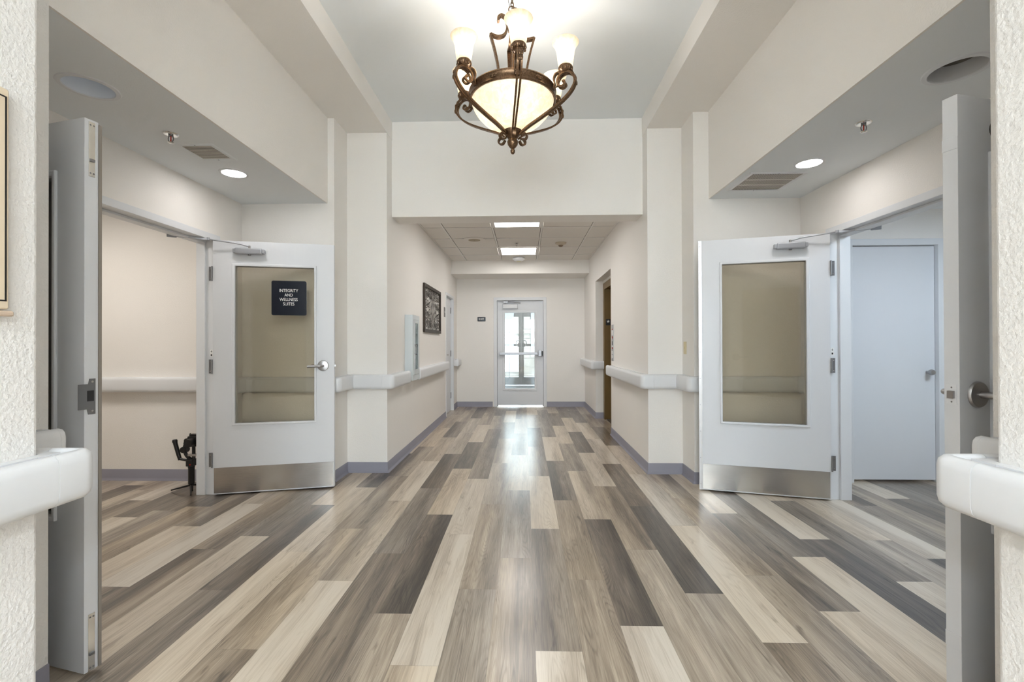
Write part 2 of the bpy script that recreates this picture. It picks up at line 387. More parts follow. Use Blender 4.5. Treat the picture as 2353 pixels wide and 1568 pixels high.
def build_floor():
    rnd = random.Random(7); PW, PL, X0 = 0.189, 1.215, -0.715
    vs, fs, tones, seeds, uvs = [], [], [], [], []
    for k in range(-27, 35):
        ph, T = ROWS.get(k, (rnd.uniform(0, PL), {}))
        for j in range(-6, 8):
            y0, y1 = ph + j * PL, ph + (j + 1) * PL
            a, b = max(y0, -6.2), min(y1, 9.02)
            if b - a < 0.01: continue
            x0, x1 = X0 + k * PW, X0 + (k + 1) * PW
            n = len(vs); vs += [(x0, a, 0), (x1, a, 0), (x1, b, 0), (x0, b, 0)]; fs.append((n, n + 1, n + 2, n + 3))
            t = T.get(j); tones.append(rnd.choice((0.4, 0.8, 1.2, 1.6, 2.0, 2.5)) if t is None else t)
            seeds.append(rnd.random()); yc = (y0 + y1) / 2
            uvs += [(-PW / 2, a - yc), (PW / 2, a - yc), (PW / 2, b - yc), (-PW / 2, b - yc)]
    me = bpy.data.meshes.new('floor'); me.from_pydata(vs, [], fs); me.materials.append(M_floor)
    for nm, val in (('tone', tones), ('seed', seeds)):
        at = me.attributes.new(nm, 'FLOAT', 'FACE'); at.data.foreach_set('value', val)
    ul = me.uv_layers.new(name='plank'); ul.data.foreach_set('uv', [c for p in uvs for c in p])
    o = bpy.data.objects.new('floor', me); COL.objects.link(o); o['kind'] = 'structure'
build_floor()

# ------------------------------------------------------------------ walls and ceilings
def wall(name, lo, hi, mat=None, bevel=0.0): return struct(name, MB().box(lo, hi), mat or M_wall, bevel=bevel, segs=3)
T = 3.62
# columns and recesses at the far side of the alcoves
wall('wall_left_column', (RLX, YC, 0), (CLX, YH1, T))
wall('wall_right_column', (CRX, YC, 0), (RRX, YH1, T))
wall('wall_left_alcove', (ALX, YA1, 0), (RLX, YH1, T))
wall('wall_right_alcove', (RRX, YA1, 0), (ARX, YH1, T))
# columns next to the camera
wall('wall_left_near', (RLX, -1.5, 0), (CLX, 1.212, T), M_wallrough, bevel=0.012)
wall('wall_right_near', (CRX, -1.5, 0), (RRX, 1.175, T), M_wallrough, bevel=0.012)
wall('wall_left_near_return', (ALX, -1.5, 0), (RLX, YA0L, T), M_wallrough)
wall('wall_right_near_return', (RRX, -1.5, 0), (ARX, YA0R, T), M_wallrough)
# door walls of the alcoves (opening between y0 and y1)
LO0, LO1, RO0, RO1, ZO = 1.865, 3.727, 1.835, 3.692, 2.118
def door_wall(name, x0, x1, a, b):
    struct(name, MB().prism([(1.0, 0), (a, 0), (a, ZO), (b, ZO), (b, 0), (YA1 + 0.1, 0), (YA1 + 0.1, ZH + .2), (1.0, ZH + .2)], 'x', x0, x1), M_wall)
door_wall('wall_left_doorway', ALX - .145, ALX, LO0, LO1)
door_wall('wall_right_doorway', ARX, ARX + .135, RO0, RO1)
# bulkheads above the alcoves, their undersides are the alcove ceilings
def bulkhead(name, x0, x1, y0, y1):
    # hollow soffit: face towards the aisle, closed top
    s_ = 1 if abs(x0) < abs(x1) else -1
    struct(name, MB().prism([(x0, ZH), (x0 + .012 * (1 if x1 > x0 else -1), ZH), (x0 + .012 * (1 if x1 > x0 else -1), ZH + .3), (x1, ZH + .3), (x1, T), (x0, T)], 'y', y0, y1), M_wall)
bulkhead('wall_left_upper', HLX, ALX - .145, YA0L - .3, YA1 + .1)
bulkhead('wall_right_upper', HRX, ARX + .135, YA0R - .3, YA1 + .1)
def holed_ceiling(name, x0, x1, y0, y1, holes):
    # underside cut into bands, each with one round hole for a recessed can
    m = MB(); ys = [y0] + [(a[1] + b[1]) / 2 for a, b in zip(holes, holes[1:])] + [y1]; n = 40
    for (hx, hy, hr), a, b in zip(holes, ys, ys[1:]):
        vs, fs = [], []
        for k in range(n):
            t = 2 * PI * k / n; c, s_ = math.cos(t), math.sin(t)
            vs.append((hx + hr * c, hy + hr * s_, ZH))
            d = min((x1 - hx) / c if c > 1e-9 else ((x0 - hx) / c if c < -1e-9 else 1e9), (b - hy) / s_ if s_ > 1e-9 else ((a - hy) / s_ if s_ < -1e-9 else 1e9))
            vs.append((hx + d * c, hy + d * s_, ZH))
        fs = [(2 * k, 2 * k + 1, (2 * k + 3) % (2 * n), (2 * k + 2) % (2 * n)) for k in range(n)]
        m.add(vs, fs)
        for cx, cy in ((x0, a), (x1, a), (x1, b), (x0, b)):
            t = math.atan2(cy - hy, cx - hx) % (2 * PI); k = int(t / (2 * PI / n)) % n
            m.add([vs[2 * k + 1], (cx, cy, ZH), vs[(2 * k + 3) % (2 * n)]], [(0, 1, 2)])
    return struct(name, m, M_ceil)
holed_ceiling('ceiling_left_alcove', ALX - .05, HLX - .012, YA0L - .02, YA1 + .02, [(-2.15, 2.19, .10), (-2.16, 3.33, .078)])
holed_ceiling('ceiling_right_alcove', HRX + .012, ARX + .05, YA0R - .02, YA1 + .02, [(2.03, 2.18, .104), (2.03, 3.29, .078)])
# long beams, cross header, ceiling
wall('beam_left', (HLX - .2, -1.5, ZB), (CLX + .004, YH1, T))
wall('beam_right', (CRX - .004, -1.5, ZB), (HRX + .2, YH1, T))
wall('wall_front_header', (CLX - .1, YH0, ZH), (CRX + .1, YH1, T))
wall('ceiling', (CLX - .1, -1.6, ZC), (CRX + .1, YH1, ZC + .1), M_ceil)
# end corridor
D0, D1, DZ = 7.70, 8.47, 2.085      # closet door opening in the corridor wall
struct('wall_left', MB().prism([(YH1, 0), (D0, 0), (D0, DZ), (D1, DZ), (D1, 0), (9.1, 0), (9.1, 3.0), (YH1, 3.0)], 'x', XL - .14, XL), M_wall)
E0, E1, EZ = 6.235, 7.56, 2.265     # lift opening
struct('wall_right', MB().prism([(YH1, 0), (E0, 0), (E0, EZ), (E1, EZ), (E1, 0), (9.1, 0), (9.1, 3.0), (YH1, 3.0)], 'x', XR, XR + .125), M_wall)
FX0, FX1, FZ = -0.575, 0.405, 2.12   # exit door opening
struct('wall_back', MB().prism([(XL - .1, 0), (FX0, 0), (FX0, FZ), (FX1, FZ), (FX1, 0), (XR + .1, 0), (XR + .1, 3.0), (XL - .1, 3.0)], 'y', YEND, YEND + .16), M_wall)
wall('beam_back', (XL - .02, 8.27, 2.515), (XR + .02, YEND + .02, 3.0))
# tiled ceiling of the end corridor
TX = [XL, -1.053, -0.411, 0.233, 0.877, XR]; TY = [4.79, 5.295, 5.913, 6.531, 7.149, 7.767, 8.29]
mt = MB(); g = 0.0165
for i in range(5):
    for j in range(6):
        if i == 2 and j in (1, 4): continue
        mt.box((TX[i] + g, TY[j] + g, ZT + .003), (TX[i + 1] - g, TY[j + 1] - g, ZT + .02))
struct('ceiling_tile', mt, M_tile)
mg = MB()
for x in TX[1:-1]: mg.box((x - .011, TY[0], ZT - .003), (x + .011, TY[-1], ZT + .004))
for x in (XL + .012, XR - .012): mg.box((x - .011, TY[0], ZT - .003), (x + .011, TY[-1], ZT + .004))
for y in TY[1:-1]: mg.box((XL, y - .011, ZT - .002), (XR, y + .011, ZT + .003))
struct('trim_1', mg, M_tbar)
wall('ceiling_shade_slab', (XL - .1, YH1 - .05, ZT + .022), (XR + .1, 8.4, ZT + .06), M_gap)  # dark slab: shade above the tiles is put into its colour

# unseen lobby behind the camera; its windows and light panels are added fill
wall('wall_lobby_left', (-3.7, -6.2, 0), (-3.5, -1.5, T))
wall('wall_lobby_right', (3.3, -6.2, 0), (3.5, -1.5, T))
wall('wall_lobby_left_front', (-3.7, -1.6, 0), (ALX, -1.5, T))
wall('wall_lobby_right_front', (ARX, -1.6, 0), (3.5, -1.5, T))
wall('ceiling_lobby', (-3.7, -6.2, ZC), (3.5, -1.5, ZC + .1), M_ceil)
wp = MB()
for (a, b) in ((-3.6, -2.7), (-0.5, 0.3), (2.5, 3.4)): wp.box((a, -6.2, 0), (b, -6.05, T))
for (a, b) in ((-2.7, -0.5), (0.3, 2.5)):
    wp.box((a, -6.2, 0), (b, -6.05, 0.5)); wp.box((a, -6.2, 3.1), (b, -6.05, T))
struct('wall_lobby_back', wp, M_wall)
for i, (a, b) in enumerate(((-2.7, -0.5), (0.3, 2.5))):  # added unseen windows, tall so sky gives cool fill down the aisle
    fr = MB()
    for x in (a, (a + b) / 2 - .02, b - .05): fr.box((x, -6.15, 0.5), (x + .05, -6.08, 3.1))
    for z in (0.5, 1.8, 3.05): fr.box((a, -6.15, z), (b, -6.08, z + .05))
    o = struct('window_%d' % (i + 1), fr, M_trim)
    MB().box((a, -6.12, .5), (b, -6.115, 3.1)).build('window_glass', M_clear, o)

# halls beyond the alcove doors
wall('wall_left_hall_far', (-5.7, 4.10, 0), (ALX - .145, 4.22, 2.7))
wall('wall_left_hall_near', (-5.7, 1.1, 0), (ALX - .145, 1.22, 2.7))
wall('wall_left_hall_end', (-5.75, 1.1, 0), (-5.63, 4.2, 2.7))
wall('ceiling_left_hall', (-5.7, 1.1, 2.52), (ALX - .145, 4.2, 2.6), M_ceil)
HD0, HD1, HDZ = 2.885, 3.69, 2.125
struct('wall_right_hall_far', MB().prism([(ARX + .135, 0), (HD0, 0), (HD0, HDZ), (HD1, HDZ), (HD1, 0), (5.7, 0), (5.7, 2.7), (ARX + .135, 2.7)], 'y', 4.135, 4.26), M_wall)
wall('wall_right_hall_blocker', (HD0 - .1, 4.30, 0), (HD1 + .1, 4.36, 2.3))  # added behind the hall door to block sky light under it
wall('wall_right_hall_near', (ARX + .135, 1.0, 0), (5.7, 1.12, 2.7))
wall('wall_right_hall_end', (5.6, 1.0, 0), (5.72, 4.2, 2.7))
wall('ceiling_right_hall', (ARX + .135, 1.0, 2.43), (5.7, 4.2, 2.55), M_ceil)

# entry vestibule and the street
wall('wall_vestibule_left', (-1.75, 9.1, 0), (-1.6, 13.5, 2.9)); wall('wall_vestibule_right', (1.45, 9.1, 0), (1.6, 13.5, 2.9))
wall('ceiling_vestibule', (-1.75, 9.0, 2.6), (1.6, 13.6, 2.75), M_ceil)
struct('floor', MB().box((-1.75, 9.02, -.05), (1.6, 13.5, 0.0)), M_carpet)
struct('ground', MB().box((-14, 13.5, -.08), (14, 17.6, -.03)), M_pave)
vf = MB(); vf.box((-1.6, 13.30, 2.16), (1.45, 13.40, 2.24)); vf.box((-1.6, 13.30, 2.55), (1.45, 13.40, 2.6)); vf.box((-1.6, 13.30, 0), (-1.05, 13.40, 2.16)); vf.box((.87, 13.30, 0), (1.45, 13.40, 2.16))
vb = struct('wall_vestibule_back', vf, M_alu)
MB().box((-1.05, 13.34, 2.24), (.87, 13.346, 2.55)).build('added_transom_glass', M_clear, vb)  # transom added so sky brightens the reflection on the floor

# ------------------------------------------------------------------ sweeps along walls: baseboards and handrails
def offs_path(path):
    """per vertex: (point, normal-in, normal-out); normal is to the right of travel"""
    P = [Vector((*p, 0)) for p in path]; N = []
    for a, b in zip(P, P[1:]):
        d = (b - a).normalized(); N.append(Vector((d.y, -d.x, 0)))
    return P, N
def sweep(path, prof, z0=0.0, rnd=None, ends=True):
    """sweep a (p, z) profile along a plan path; outside corners get rounded for p > rnd"""
    P, N = offs_path(path); st = []
    for i, p in enumerate(P):
        n0 = N[max(i - 1, 0)]; n1 = N[min(i, len(N) - 1)]
        if (n0 - n1).length < 1e-6: st.append([p + n0 * q for q, _ in prof]); continue
        m = (n0 + n1) / (1 + n0.dot(n1)); outside = n0.cross(n1).z * 1 > 0
        if outside and rnd is not None:
            for k in range(11):
                t = k / 10; d = (n0 * math.cos(t * PI / 2) + n1 * math.sin(t * PI / 2))
                st.append([p + (m * q if q <= rnd else m * rnd + d * (q - rnd)) for q, _ in prof])
        else: st.append([p + m * q for q, _ in prof])
    n = len(prof); vs = [(q.x, q.y, z0 + prof[i][1]) for row in st for i, q in enumerate(row)]
    fs = [(a * n + i, a * n + (i + 1) % n, (a + 1) * n + (i + 1) % n, (a + 1) * n + i) for a in range(len(st) - 1) for i in range(n)]
    if ends: fs += [tuple(range(n))[::-1], tuple((len(st) - 1) * n + i for i in range(n))]
    return MB().add(vs, fs)
BASE = [(0, 0), (0.020, 0), (0.019, 0.004), (0.010, 0.012), (0.006, 0.026), (0.005, 0.098), (0.003, 0.101), (0, 0.101)]
def baseboard(name, path): return struct(name, sweep(path, BASE, 0.0), M_base, smooth=35)
baseboard('baseboard_left', [(ALX, 3.76), (ALX, YA1), (RLX, YA1), (RLX, YC), (CLX, YC), (XL, 7.65)])
baseboard('baseboard_left_end', [(XL, 8.52), (XL, YEND), (-0.625, YEND)])
baseboard('baseboard_right_end', [(0.43, YEND), (XR, YEND), (XR, E1), (XR + .125, E1)])
baseboard('baseboard_right', [(XR, E0), (CRX, YC), (RRX, YC), (RRX, YA1), (ARX, YA1), (ARX, 3.72)])
baseboard('baseboard_left_near', [(CLX, -1.5), (CLX, 1.212), (RLX, 1.212), (RLX, YA0L)])
baseboard('baseboard_right_near', [(RRX, YA0R), (RRX, 1.175), (CRX, 1.175), (CRX, -1.5)])
baseboard('baseboard_left_hall', [(-5.63, 4.10), (ALX - .145, 4.10)])
baseboard('baseboard_right_hall', [(ARX + .135, 4.135), (2.83, 4.135)])
RAIL = [(0, .012), (.056, 0), (.075, .003), (.086, .014), (.090, .030), (.090, .110), (.087, .126), (.077, .137), (.064, .140), (.054, .135), (.050, .120), (.030, .118), (.030, .136), (0, .136)]
def handrail(label, path, cap_a=True, cap_b=True, grp=None):
    t = empty('handrail', (*path[0], 0.813), 0, label, 'handrail', grp)
    x0, y0 = path[0]
    loc = [(x - x0, y - y0) for x, y in path]
    P, N = offs_path(loc)
    segs = []; corner = []
    for i in range(len(P) - 1):
        a, b = P[i].copy(), P[i + 1].copy(); d = (b - a).normalized()
        out_a = i > 0 and N[i - 1].cross(N[i]).z > 0; out_b = i < len(N) - 1 and N[i].cross(N[i + 1]).z > 0
        in_a = i > 0 and not out_a; in_b = i < len(N) - 1 and not out_b
        A = a + d * (.03 if out_a else (0.0 if in_a else (.02 if cap_a else 0)))
        B = b - d * (.03 if out_b else (0.0 if in_b else (.02 if cap_b else 0)))
        # an inside corner: the second run butts against the first
        if in_a: A = a + d * .0905
        sweep([(A.x, A.y), (B.x, B.y)], RAIL).build('rail', M_rail, t, smooth=40)
        if out_b:
            d2 = (P[i + 2] - b).normalized()
            c0, c1 = b - d * .029, b + d2 * .029
            sweep([(c0.x, c0.y), (b.x, b.y), (c1.x, c1.y)], [(q * 1.005 if q > .02 else q, z) for q, z in RAIL], rnd=.045).build('corner_cap', M_rail, t, smooth=50)
    for on, p, d, n in ((cap_a, P[0], (P[0] - P[1]).normalized(), N[0]), (cap_b, P[-1], (P[-1] - P[-2]).normalized(), N[-1])):
        if not on: continue
        # rounded return at the free end
        vs, fs = [], []; k = len(RAIL)
        for (e, s) in ((-.021, 1.0), (-.008, 1.0), (-.002, .97), (0, .90)):
            for q, z in RAIL:
                zz = .07 + (z - .07) * s; qq = q if q < .02 else .02 + (q - .02) * s
                vs.append(p + d * e + n * qq * 1.008 + Vector((0, 0, zz)))
        for j in range(3): fs += [(j * k + i, j * k + (i + 1) % k, (j + 1) * k + (i + 1) % k, (j + 1) * k + i) for i in range(k)]
        fs += [tuple(range(k))[::-1], tuple(3 * k + i for i in range(k))]
        MB().add(vs, fs).build('end_cap', M_rail, t, smooth=50)
    return t
handrail('long white vinyl handrail wrapping the column behind the door with the dark sign', [(ALX, 3.79), (ALX, YA1), (RLX, YA1), (RLX, YC), (CLX, YC), (CLX, 4.95)])
handrail('short white handrail between the white wall cabinet and the closet door', [(XL, 5.40), (XL, 7.52)])
handrail('short stub of white handrail between closet door and back wall', [(XL, 8.54), (XL, YEND)], cap_b=False)
handrail('white handrail from the lift call panel round the column with the light switch', [(XR, 6.14), (XR, YC), (RRX, YC), (RRX, YA1), (ARX, YA1), (ARX, 3.75)])
handrail('short white handrail turning into the lift recess near the back wall', [(XR, YEND), (XR, E1), (XR + .12, E1)], cap_a=False, cap_b=False)
handrail('large white handrail end curving round the rough wall below the framed plaque', [(CLX, -1.45), (CLX, 1.212), (RLX, 1.212), (RLX, YA0L - .02)])
handrail('large white handrail end curving round the rough wall beside the lever-handled door', [(RRX, YA0R - .02), (RRX, 1.175), (CRX, 1.175), (CRX, -1.45)])
handrail('white handrail along the hall wall behind the black camera stabilizer', [(-5.5, 4.10), (ALX - .21, 4.10)], cap_b=False)

# ------------------------------------------------------------------ door frames
def u_frame(a, b, top, w):        # U outline in (y or x, z)
    return [(a - w, 0), (a, 0), (a, top), (b, top), (b, 0), (b + w, 0), (b + w, top + w), (a - w, top + w)]
def frame_yz(name, a, b, top, w, x0, x1, stop_x0, stop_x1):
    o = struct(name, MB().prism(u_frame(a, b, top, w), 'x', x0, x1), M_trim, bevel=.002)
    s_ = .016
    MB().prism([(a, 0), (a + s_, 0), (a + s_, top - s_), (b - s_, top - s_), (b - s_, 0), (b, 0), (b, top), (a, top)], 'x', stop_x0, stop_x1).build('stop_molding', M_trim, o, bevel=.002)
    return o
frame_yz('trim_2', LO0, LO1 - .012, 2.106, .05, ALX - .155, ALX + .012, ALX - .148, ALX - .075)
frame_yz('trim_3', RO0, RO1 - .012, 2.106, .05, ARX - .012, ARX + .145, ARX + .055, ARX + .138)
frame_yz('trim_4', D0 + .012, D1 - .012, 2.073, .05, XL - .10, XL + .010, XL - .10, XL - .055)
fo = struct('trim_5', MB().prism(u_frame(-.537, .374, 2.088, .062), 'y', YEND - .014, YEND + .17), M_trim, bevel=.003)
MB().prism([(-.54, 0), (-.522, 0), (-.522, 2.070), (.359, 2.070), (.359, 0), (.377, 0), (.377, 2.09), (-.54, 2.09)], 'y', YEND + .096, YEND + .12).build('stop_molding', M_trim, fo)
MB().box((FX0 + .02, YEND + .0, 0.0), (FX1 - .02, YEND + .17, .012)).build('threshold', M_chrome, fo)
struct('trim_6', MB().prism(u_frame(HD0 + .035, HD1 - .03, 2.11, .055), 'y', 4.12, 4.27), M_trim, bevel=.003)

# ------------------------------------------------------------------ glazed door leaves of the alcoves
LW, LH, LT, Z0 = 0.945, 2.108, 0.046, 0.012
def leaf(name, loc, rz, mirror, label, kick=True, near=False, lever=None, closer=True):
    root = empty(name, loc, rz, label, 'door', kind='structure')
    X = Matrix.Diagonal((1, -1, 1, 1)) if mirror else Matrix.Identity(4)
    def B(mb, n, mat, par=root, **k): return mb.build(n, mat, par, X=X, **k)
    a0, a1, b0, b1 = .165, .79, .585, 1.905
    slab = MB()
    # slab as a ring of four boards around the lite, one closed outline each
    def ring(o0, o1, p0, p1, i0, i1, j0, j1, y0, y1):
        vs = []
        for y in (y0, y1): vs += [(o0, y, p0), (o1, y, p0), (o1, y, p1), (o0, y, p1), (i0, y, j0), (i1, y, j0), (i1, y, j1), (i0, y, j1)]
        fs = []
        for k in range(4):
            q = (k + 1) % 4
            fs += [(k, q, 4 + q, 4 + k), (8 + k, 12 + k, 12 + q, 8 + q), (k, 8 + k, 8 + q, q), (4 + k, 4 + q, 12 + q, 12 + k)]
        return MB().add(vs, fs)
    B(ring(.003, LW, Z0, LH, a0, a1, b0, b1, 0, LT), 'leaf', M_door, bevel=.0015)
    for y0, y1 in ((-.010, .012), (LT - .012, LT + .010)):
        B(ring(a0 - .020, a1 + .012, b0 - .012, b1 + .016, a0 + .006, a1 - .006, b0 + .006, b1 - .006, y0, y1), 'lite_frame', M_door, bevel=.005)
    B(MB().box((a0, LT / 2 - .003, b0), (a1, LT / 2 + .003, b1)), 'lite_glass', M_lite)
    if kick:
        k_ = B(MB().box((.012, -.0022, .022), (LW - .006, -.0002, .230)), 'kick_plate', M_kick)
        for xx in (.04, .15, .30, .45, .60, .75, .91):
            for zz in (.035, .218): B(MB().lathe([(0, 0), (.0045, .0004), (.003, .002), (0, .0025)], (xx, -.0022, zz), 10, 'y'), 'screw', M_steel, k_)
        for s_ in k_.children: s_.data.transform(Matrix.Identity(4))
    for z in (1.833, 1.065, .292):
        h = B(MB().box((-.036, .026, z - .058), (-.004, .034, z + .058)).box((-.008, -.002, z - .058), (-.004, .034, z + .058)).lathe([(.006, z - .058), (.006, z + .058)], (-.002, -.004, 0), 12), 'hinge', M_dsteel)
        for q in (-.04, -.014, .014, .04): B(MB().lathe([(0, 0), (.0035, 0), (.0035, .001), (0, .001)], (-.021 + (.006 if abs(q) < .02 else -.004), .0245, z + q), 8, 'y'), 'screw', M_chrome, h)
    B(MB().box((-.030, .032, 1.145), (-.008, .034, 1.205)), 'paper_label', M_white)
    B(MB().box((-.024, .031, 1.152), (-.014, .032, 1.166)).box((-.020, .031, 1.180), (-.018, .032, 1.198)).box((-.025, .031, 1.187), (-.013, .032, 1.190)), 'label_print', M_black)
    if closer:
        c = B(MB().box((.180, -.048, 1.996), (.385, -.001, 2.045)), 'closer_body', M_closer, bevel=.008, segs=3)
        B(MB().box((.164, -.044, 2.004), (.186, -.001, 2.038)).box((.383, -.044, 2.004), (.402, -.001, 2.038)), 'end_bracket', M_closer, c, bevel=.003)
        B(MB().lathe([(0, 1.986), (.010, 1.986), (.012, 1.997)], (.285, -.025, 0), 14), 'adjuster', M_dsteel, c)
        B(MB().lathe([(.009, 2.044), (.009, 2.066), (0, 2.066)], (.285, -.025, 0), 14), 'spindle', M_steel, c)
    if lever:
        rx, rz_, dirx = lever
        for sgn, y in ((-1, 0.0), (1, LT)):
            l = B(MB().lathe([(.0, y + sgn * .014), (.028, y + sgn * .013), (.043, y + sgn * .009), (.046, y + sgn * .004), (.046, y)], (rx, 0, rz_), 28, 'y'), 'rosette', M_steel, smooth=40)
            yy = y + sgn * .062
            B(MB().tube(spline([(rx, y + sgn * .012, rz_), (rx, y + sgn * .038, rz_), (rx + dirx * .012, yy - sgn * .002, rz_), (rx + dirx * .05, yy, rz_), (rx + dirx * .115, yy, rz_ - .003)], 6), .0115, 12), 'lever_handle', M_steel, l, smooth=50)
    return root, B
dl, _ = leaf('door_1', (-2.566, 3.677, 0), R(14.03), False, 'white glazed door with dark wall sign in its window and steel kick plate', lever=(.855, 1.06, -1))
_( MB().box((LW - .002, .012, 1.03), (LW + .0012, .034, 1.09)).box((LW, .017, 1.052), (LW + .011, .029, 1.068)), 'latch_plate', M_steel)
dr, _ = leaf('door_2', (2.407, 3.6395, 0), R(165.17), True, 'white glazed door with empty window and metal strip down its free edge')
em = _(MB().box((LW - .004, -.006, Z0), (LW + .004, LT + .004, LH)).box((LW + .002, -.006, Z0), (LW + .022, .0, LH)), 'astragal', M_steel)
for i in range(10): _(MB().lathe([(0, -.0075), (.004, -.0068), (.004, -.005)], (LW + .012, 0, .06 + i * .222), 10, 'y'), 'screw', M_dsteel, em)
nl, _ = leaf('door_3', (-2.574, 1.885, 0), R(-13.29), False, 'white door seen edge-on with flush bolts beside the rough wall with plaque', kick=False, closer=False)
# edge hardware of the inactive leaf
def edge_plate(zc, zh, nm='flush_bolt'):
    o = _(MB().box((LW - .001, .013, zc - zh), (LW + .0015, .035, zc + zh)), nm, M_chrome, bevel=.001)
    for zz in (zc - zh + .013, zc + zh - .013):
        for yy in (.019, .030): _(MB().lathe([(0, .0028), (.003, .0022), (.0035, .0012)], (LW, yy, zz), 8, 'x'), 'screw', M_dsteel, o)
    _(MB().box((LW, .016, zc - zh * .45), (LW + .0065, .032, zc - zh * .36)), 'lever_tab', M_dsteel, o)
    return o
edge_plate(1.995, .105); edge_plate(.12, .108)
sp = _(MB().prism([(-.020, 1.10), (.012, 1.10), (.016, 1.12), (.036, 1.12), (.036, .985), (.012, .985), (.008, 1.005), (-.020, 1.005)], 'x', LW - .001, LW + .0022), 'strike_plate', M_dsteel)
_(MB().box((LW + .001, .008, 1.035), (LW + .0032, .030, 1.075)), 'latch_hole_shade', M_dark, sp)  # dark inlay stands in for shade in the latch hole
for zz in (1.108, .997): _(MB().lathe([(0, .0042), (.004, .003), (.0045, .002)], (LW, .026, zz), 10, 'x'), 'screw', M_steel, sp)
_(MB().box((LW - .02, LT, Z0), (LW + .004, LT + .010, LH - .01)), 'brush_gasket', M_gasket)
nr, _ = leaf('door_4', (2.413, 1.854, 0), R(194.87), True, 'white door seen edge-on with round lever handle beside the rough wall', kick=False, lever=(LW - .082, 1.065, -1), closer=False)
la = _(MB().box((LW - .001, .008, 1.030), (LW + .0014, .038, 1.100)), 'latch_plate', M_trim)
_(MB().prism([(.014, 1.052), (.032, 1.052), (.032, 1.078), (.014, 1.078)], 'x', LW, LW + .010), 'latch_bolt', M_steel, la)
for zz in (1.04, 1.09): _(MB().lathe([(0, .0025), (.003, .0018)], (LW, .023, zz), 8, 'x'), 'screw', M_dsteel, la)
_(MB().box((LW - .001, -.001, 1.920), (LW + .002, LT + .001, 1.963)), 'bolt_cover', M_door, bevel=.001)
_(MB().box((LW - .001, -.001, .180), (LW + .002, LT + .001, .234)), 'bolt_cover', M_door, bevel=.001)
cv = _(MB().lathe([(0, -.022), (.030, -.020), (.036, -.012), (.036, 0)], (LW - .190, 0, 2.00), 24, 'y'), 'round_cover', M_offw, smooth=40)
_(MB().lathe([(.0365, -.003), (.040, -.003), (.040, 0), (.0365, 0)], (LW - .190, 0, 2.00), 24, 'y', cap=False), 'cover_rim', M_black, cv)

# closer arms from leaf to frame head
def arm(parent, p1, p2, p3):
    P = [parent.matrix_basis.inverted() @ Vector(p) for p in (p1, p2, p3)]
    a = MB().tube([P[0], P[0] + (P[1] - P[0]) * .12, P[0] + (P[1] - P[0]) * .2 + Vector((0, 0, .006)), P[1]], .006, 8).build('closer_arm', M_closer, parent, smooth=50)
    MB().tube([P[1], P[2]], .008, 8, square=(.008, .004)).build('forearm', M_closer, a)
    MB().lathe([(0, -.010), (.011, -.010), (.011, .012), (0, .012)], P[1], 12).build('elbow_joint', M_closer, a)
    d = (P[2] - P[1]).normalized()
    MB().tube([P[2] - d * .05, P[2] + d * .012], .01, 8, square=(.014, .005)).build('arm_shoe', M_dsteel, a)
arm(dl, dl.matrix_basis @ Vector((.285, -.025, 2.063)), (-2.545, 3.60, 2.098), (-2.745, 3.44, 2.094))
arm(dr, dr.matrix_basis @ Vector((.285, .025, 2.063)), (2.405, 3.56, 2.098), (2.62, 3.425, 2.094))

# ------------------------------------------------------------------ sign on the first door's glass
sg = empty('door_sign', dl.matrix_basis @ Vector((.581, .0185, 1.64)), R(14.03), 'square black sign lettered INTEGRITY AND WELLNESS SUITES on the door glass', 'sign')
def rrect(w, h, rad, n=5):
    out = []
    for cx, cz, a0 in ((w - rad, h - rad, 0), (-w + rad, h - rad, 90), (-w + rad, -h + rad, 180), (w - rad, -h + rad, 270)):
        for k in range(n + 1):
            a = R(a0 + 90 * k / n); out.append((cx + rad * math.cos(a), cz + rad * math.sin(a)))
    return out
MB().prism(rrect(.138, .147, .014), 'y', -.006, 0).build('panel', M_navy, sg)
text_mesh('lettering', 'INTEGRITY\nAND\nWELLNESS\nSUITES', .037, M_white, sg, (-.003, -.0068, .006), line=1.03, spacing=1.0).scale = (.82, 1, 1)

# ------------------------------------------------------------------ chandelier
CX, CY = -0.069, 2.87
ch = empty('chandelier', (CX, CY, ZC), 0, 'bronze scrolled chandelier with six lit bell shades round a glowing bowl', 'chandelier')
def Z(z): return z - ZC
MB().lathe([(0, Z(3.455)), (.02, Z(3.457)), (.05, Z(3.468)), (.062, Z(3.484))], seg=28).build('canopy', M_bronze, ch, smooth=40)
def link(c, w, h, rot, rad=.003):
    pts = [(w * math.cos(2 * PI * k / 20), 0, h * math.sin(2 * PI * k / 20)) for k in range(20)]
    m = Matrix.Translation(c) @ Matrix.Rotation(rot, 4, 'Z')
    return MB().tube([m @ Vector(p) for p in pts], rad, 6, closed=True)
for i, z in enumerate((3.445, 3.418, 3.393)): link((0, 0, Z(z)), .009, .017, i * PI / 2 + .4).build('chain_link', M_bronze, ch, smooth=60)
link((0, 0, Z(3.357)), .024, .026, R(20), .0035).build('hanging_ring', M_bronze, ch, smooth=60)
MB().tube(spline([(.004, 0, Z(3.46)), (-.022, -.01, Z(3.42)), (-.018, -.01, Z(3.385)), (.006, -.004, Z(3.345)), (0, 0, Z(3.325))], 6), .002, 6).build('lamp_wire', M_dsteel, ch, smooth=60)
MB().lathe([(0, Z(3.336)), (.010, Z(3.334)), (.013, Z(3.325)), (.009, Z(3.318)), (.024, Z(3.306)), (.031, Z(3.288)), (.026, Z(3.268)), (.014, Z(3.258)), (.018, Z(3.248)), (.012, Z(3.24)), (.012, Z(2.60))], seg=20).build('stem', M_bronze, ch, smooth=50)
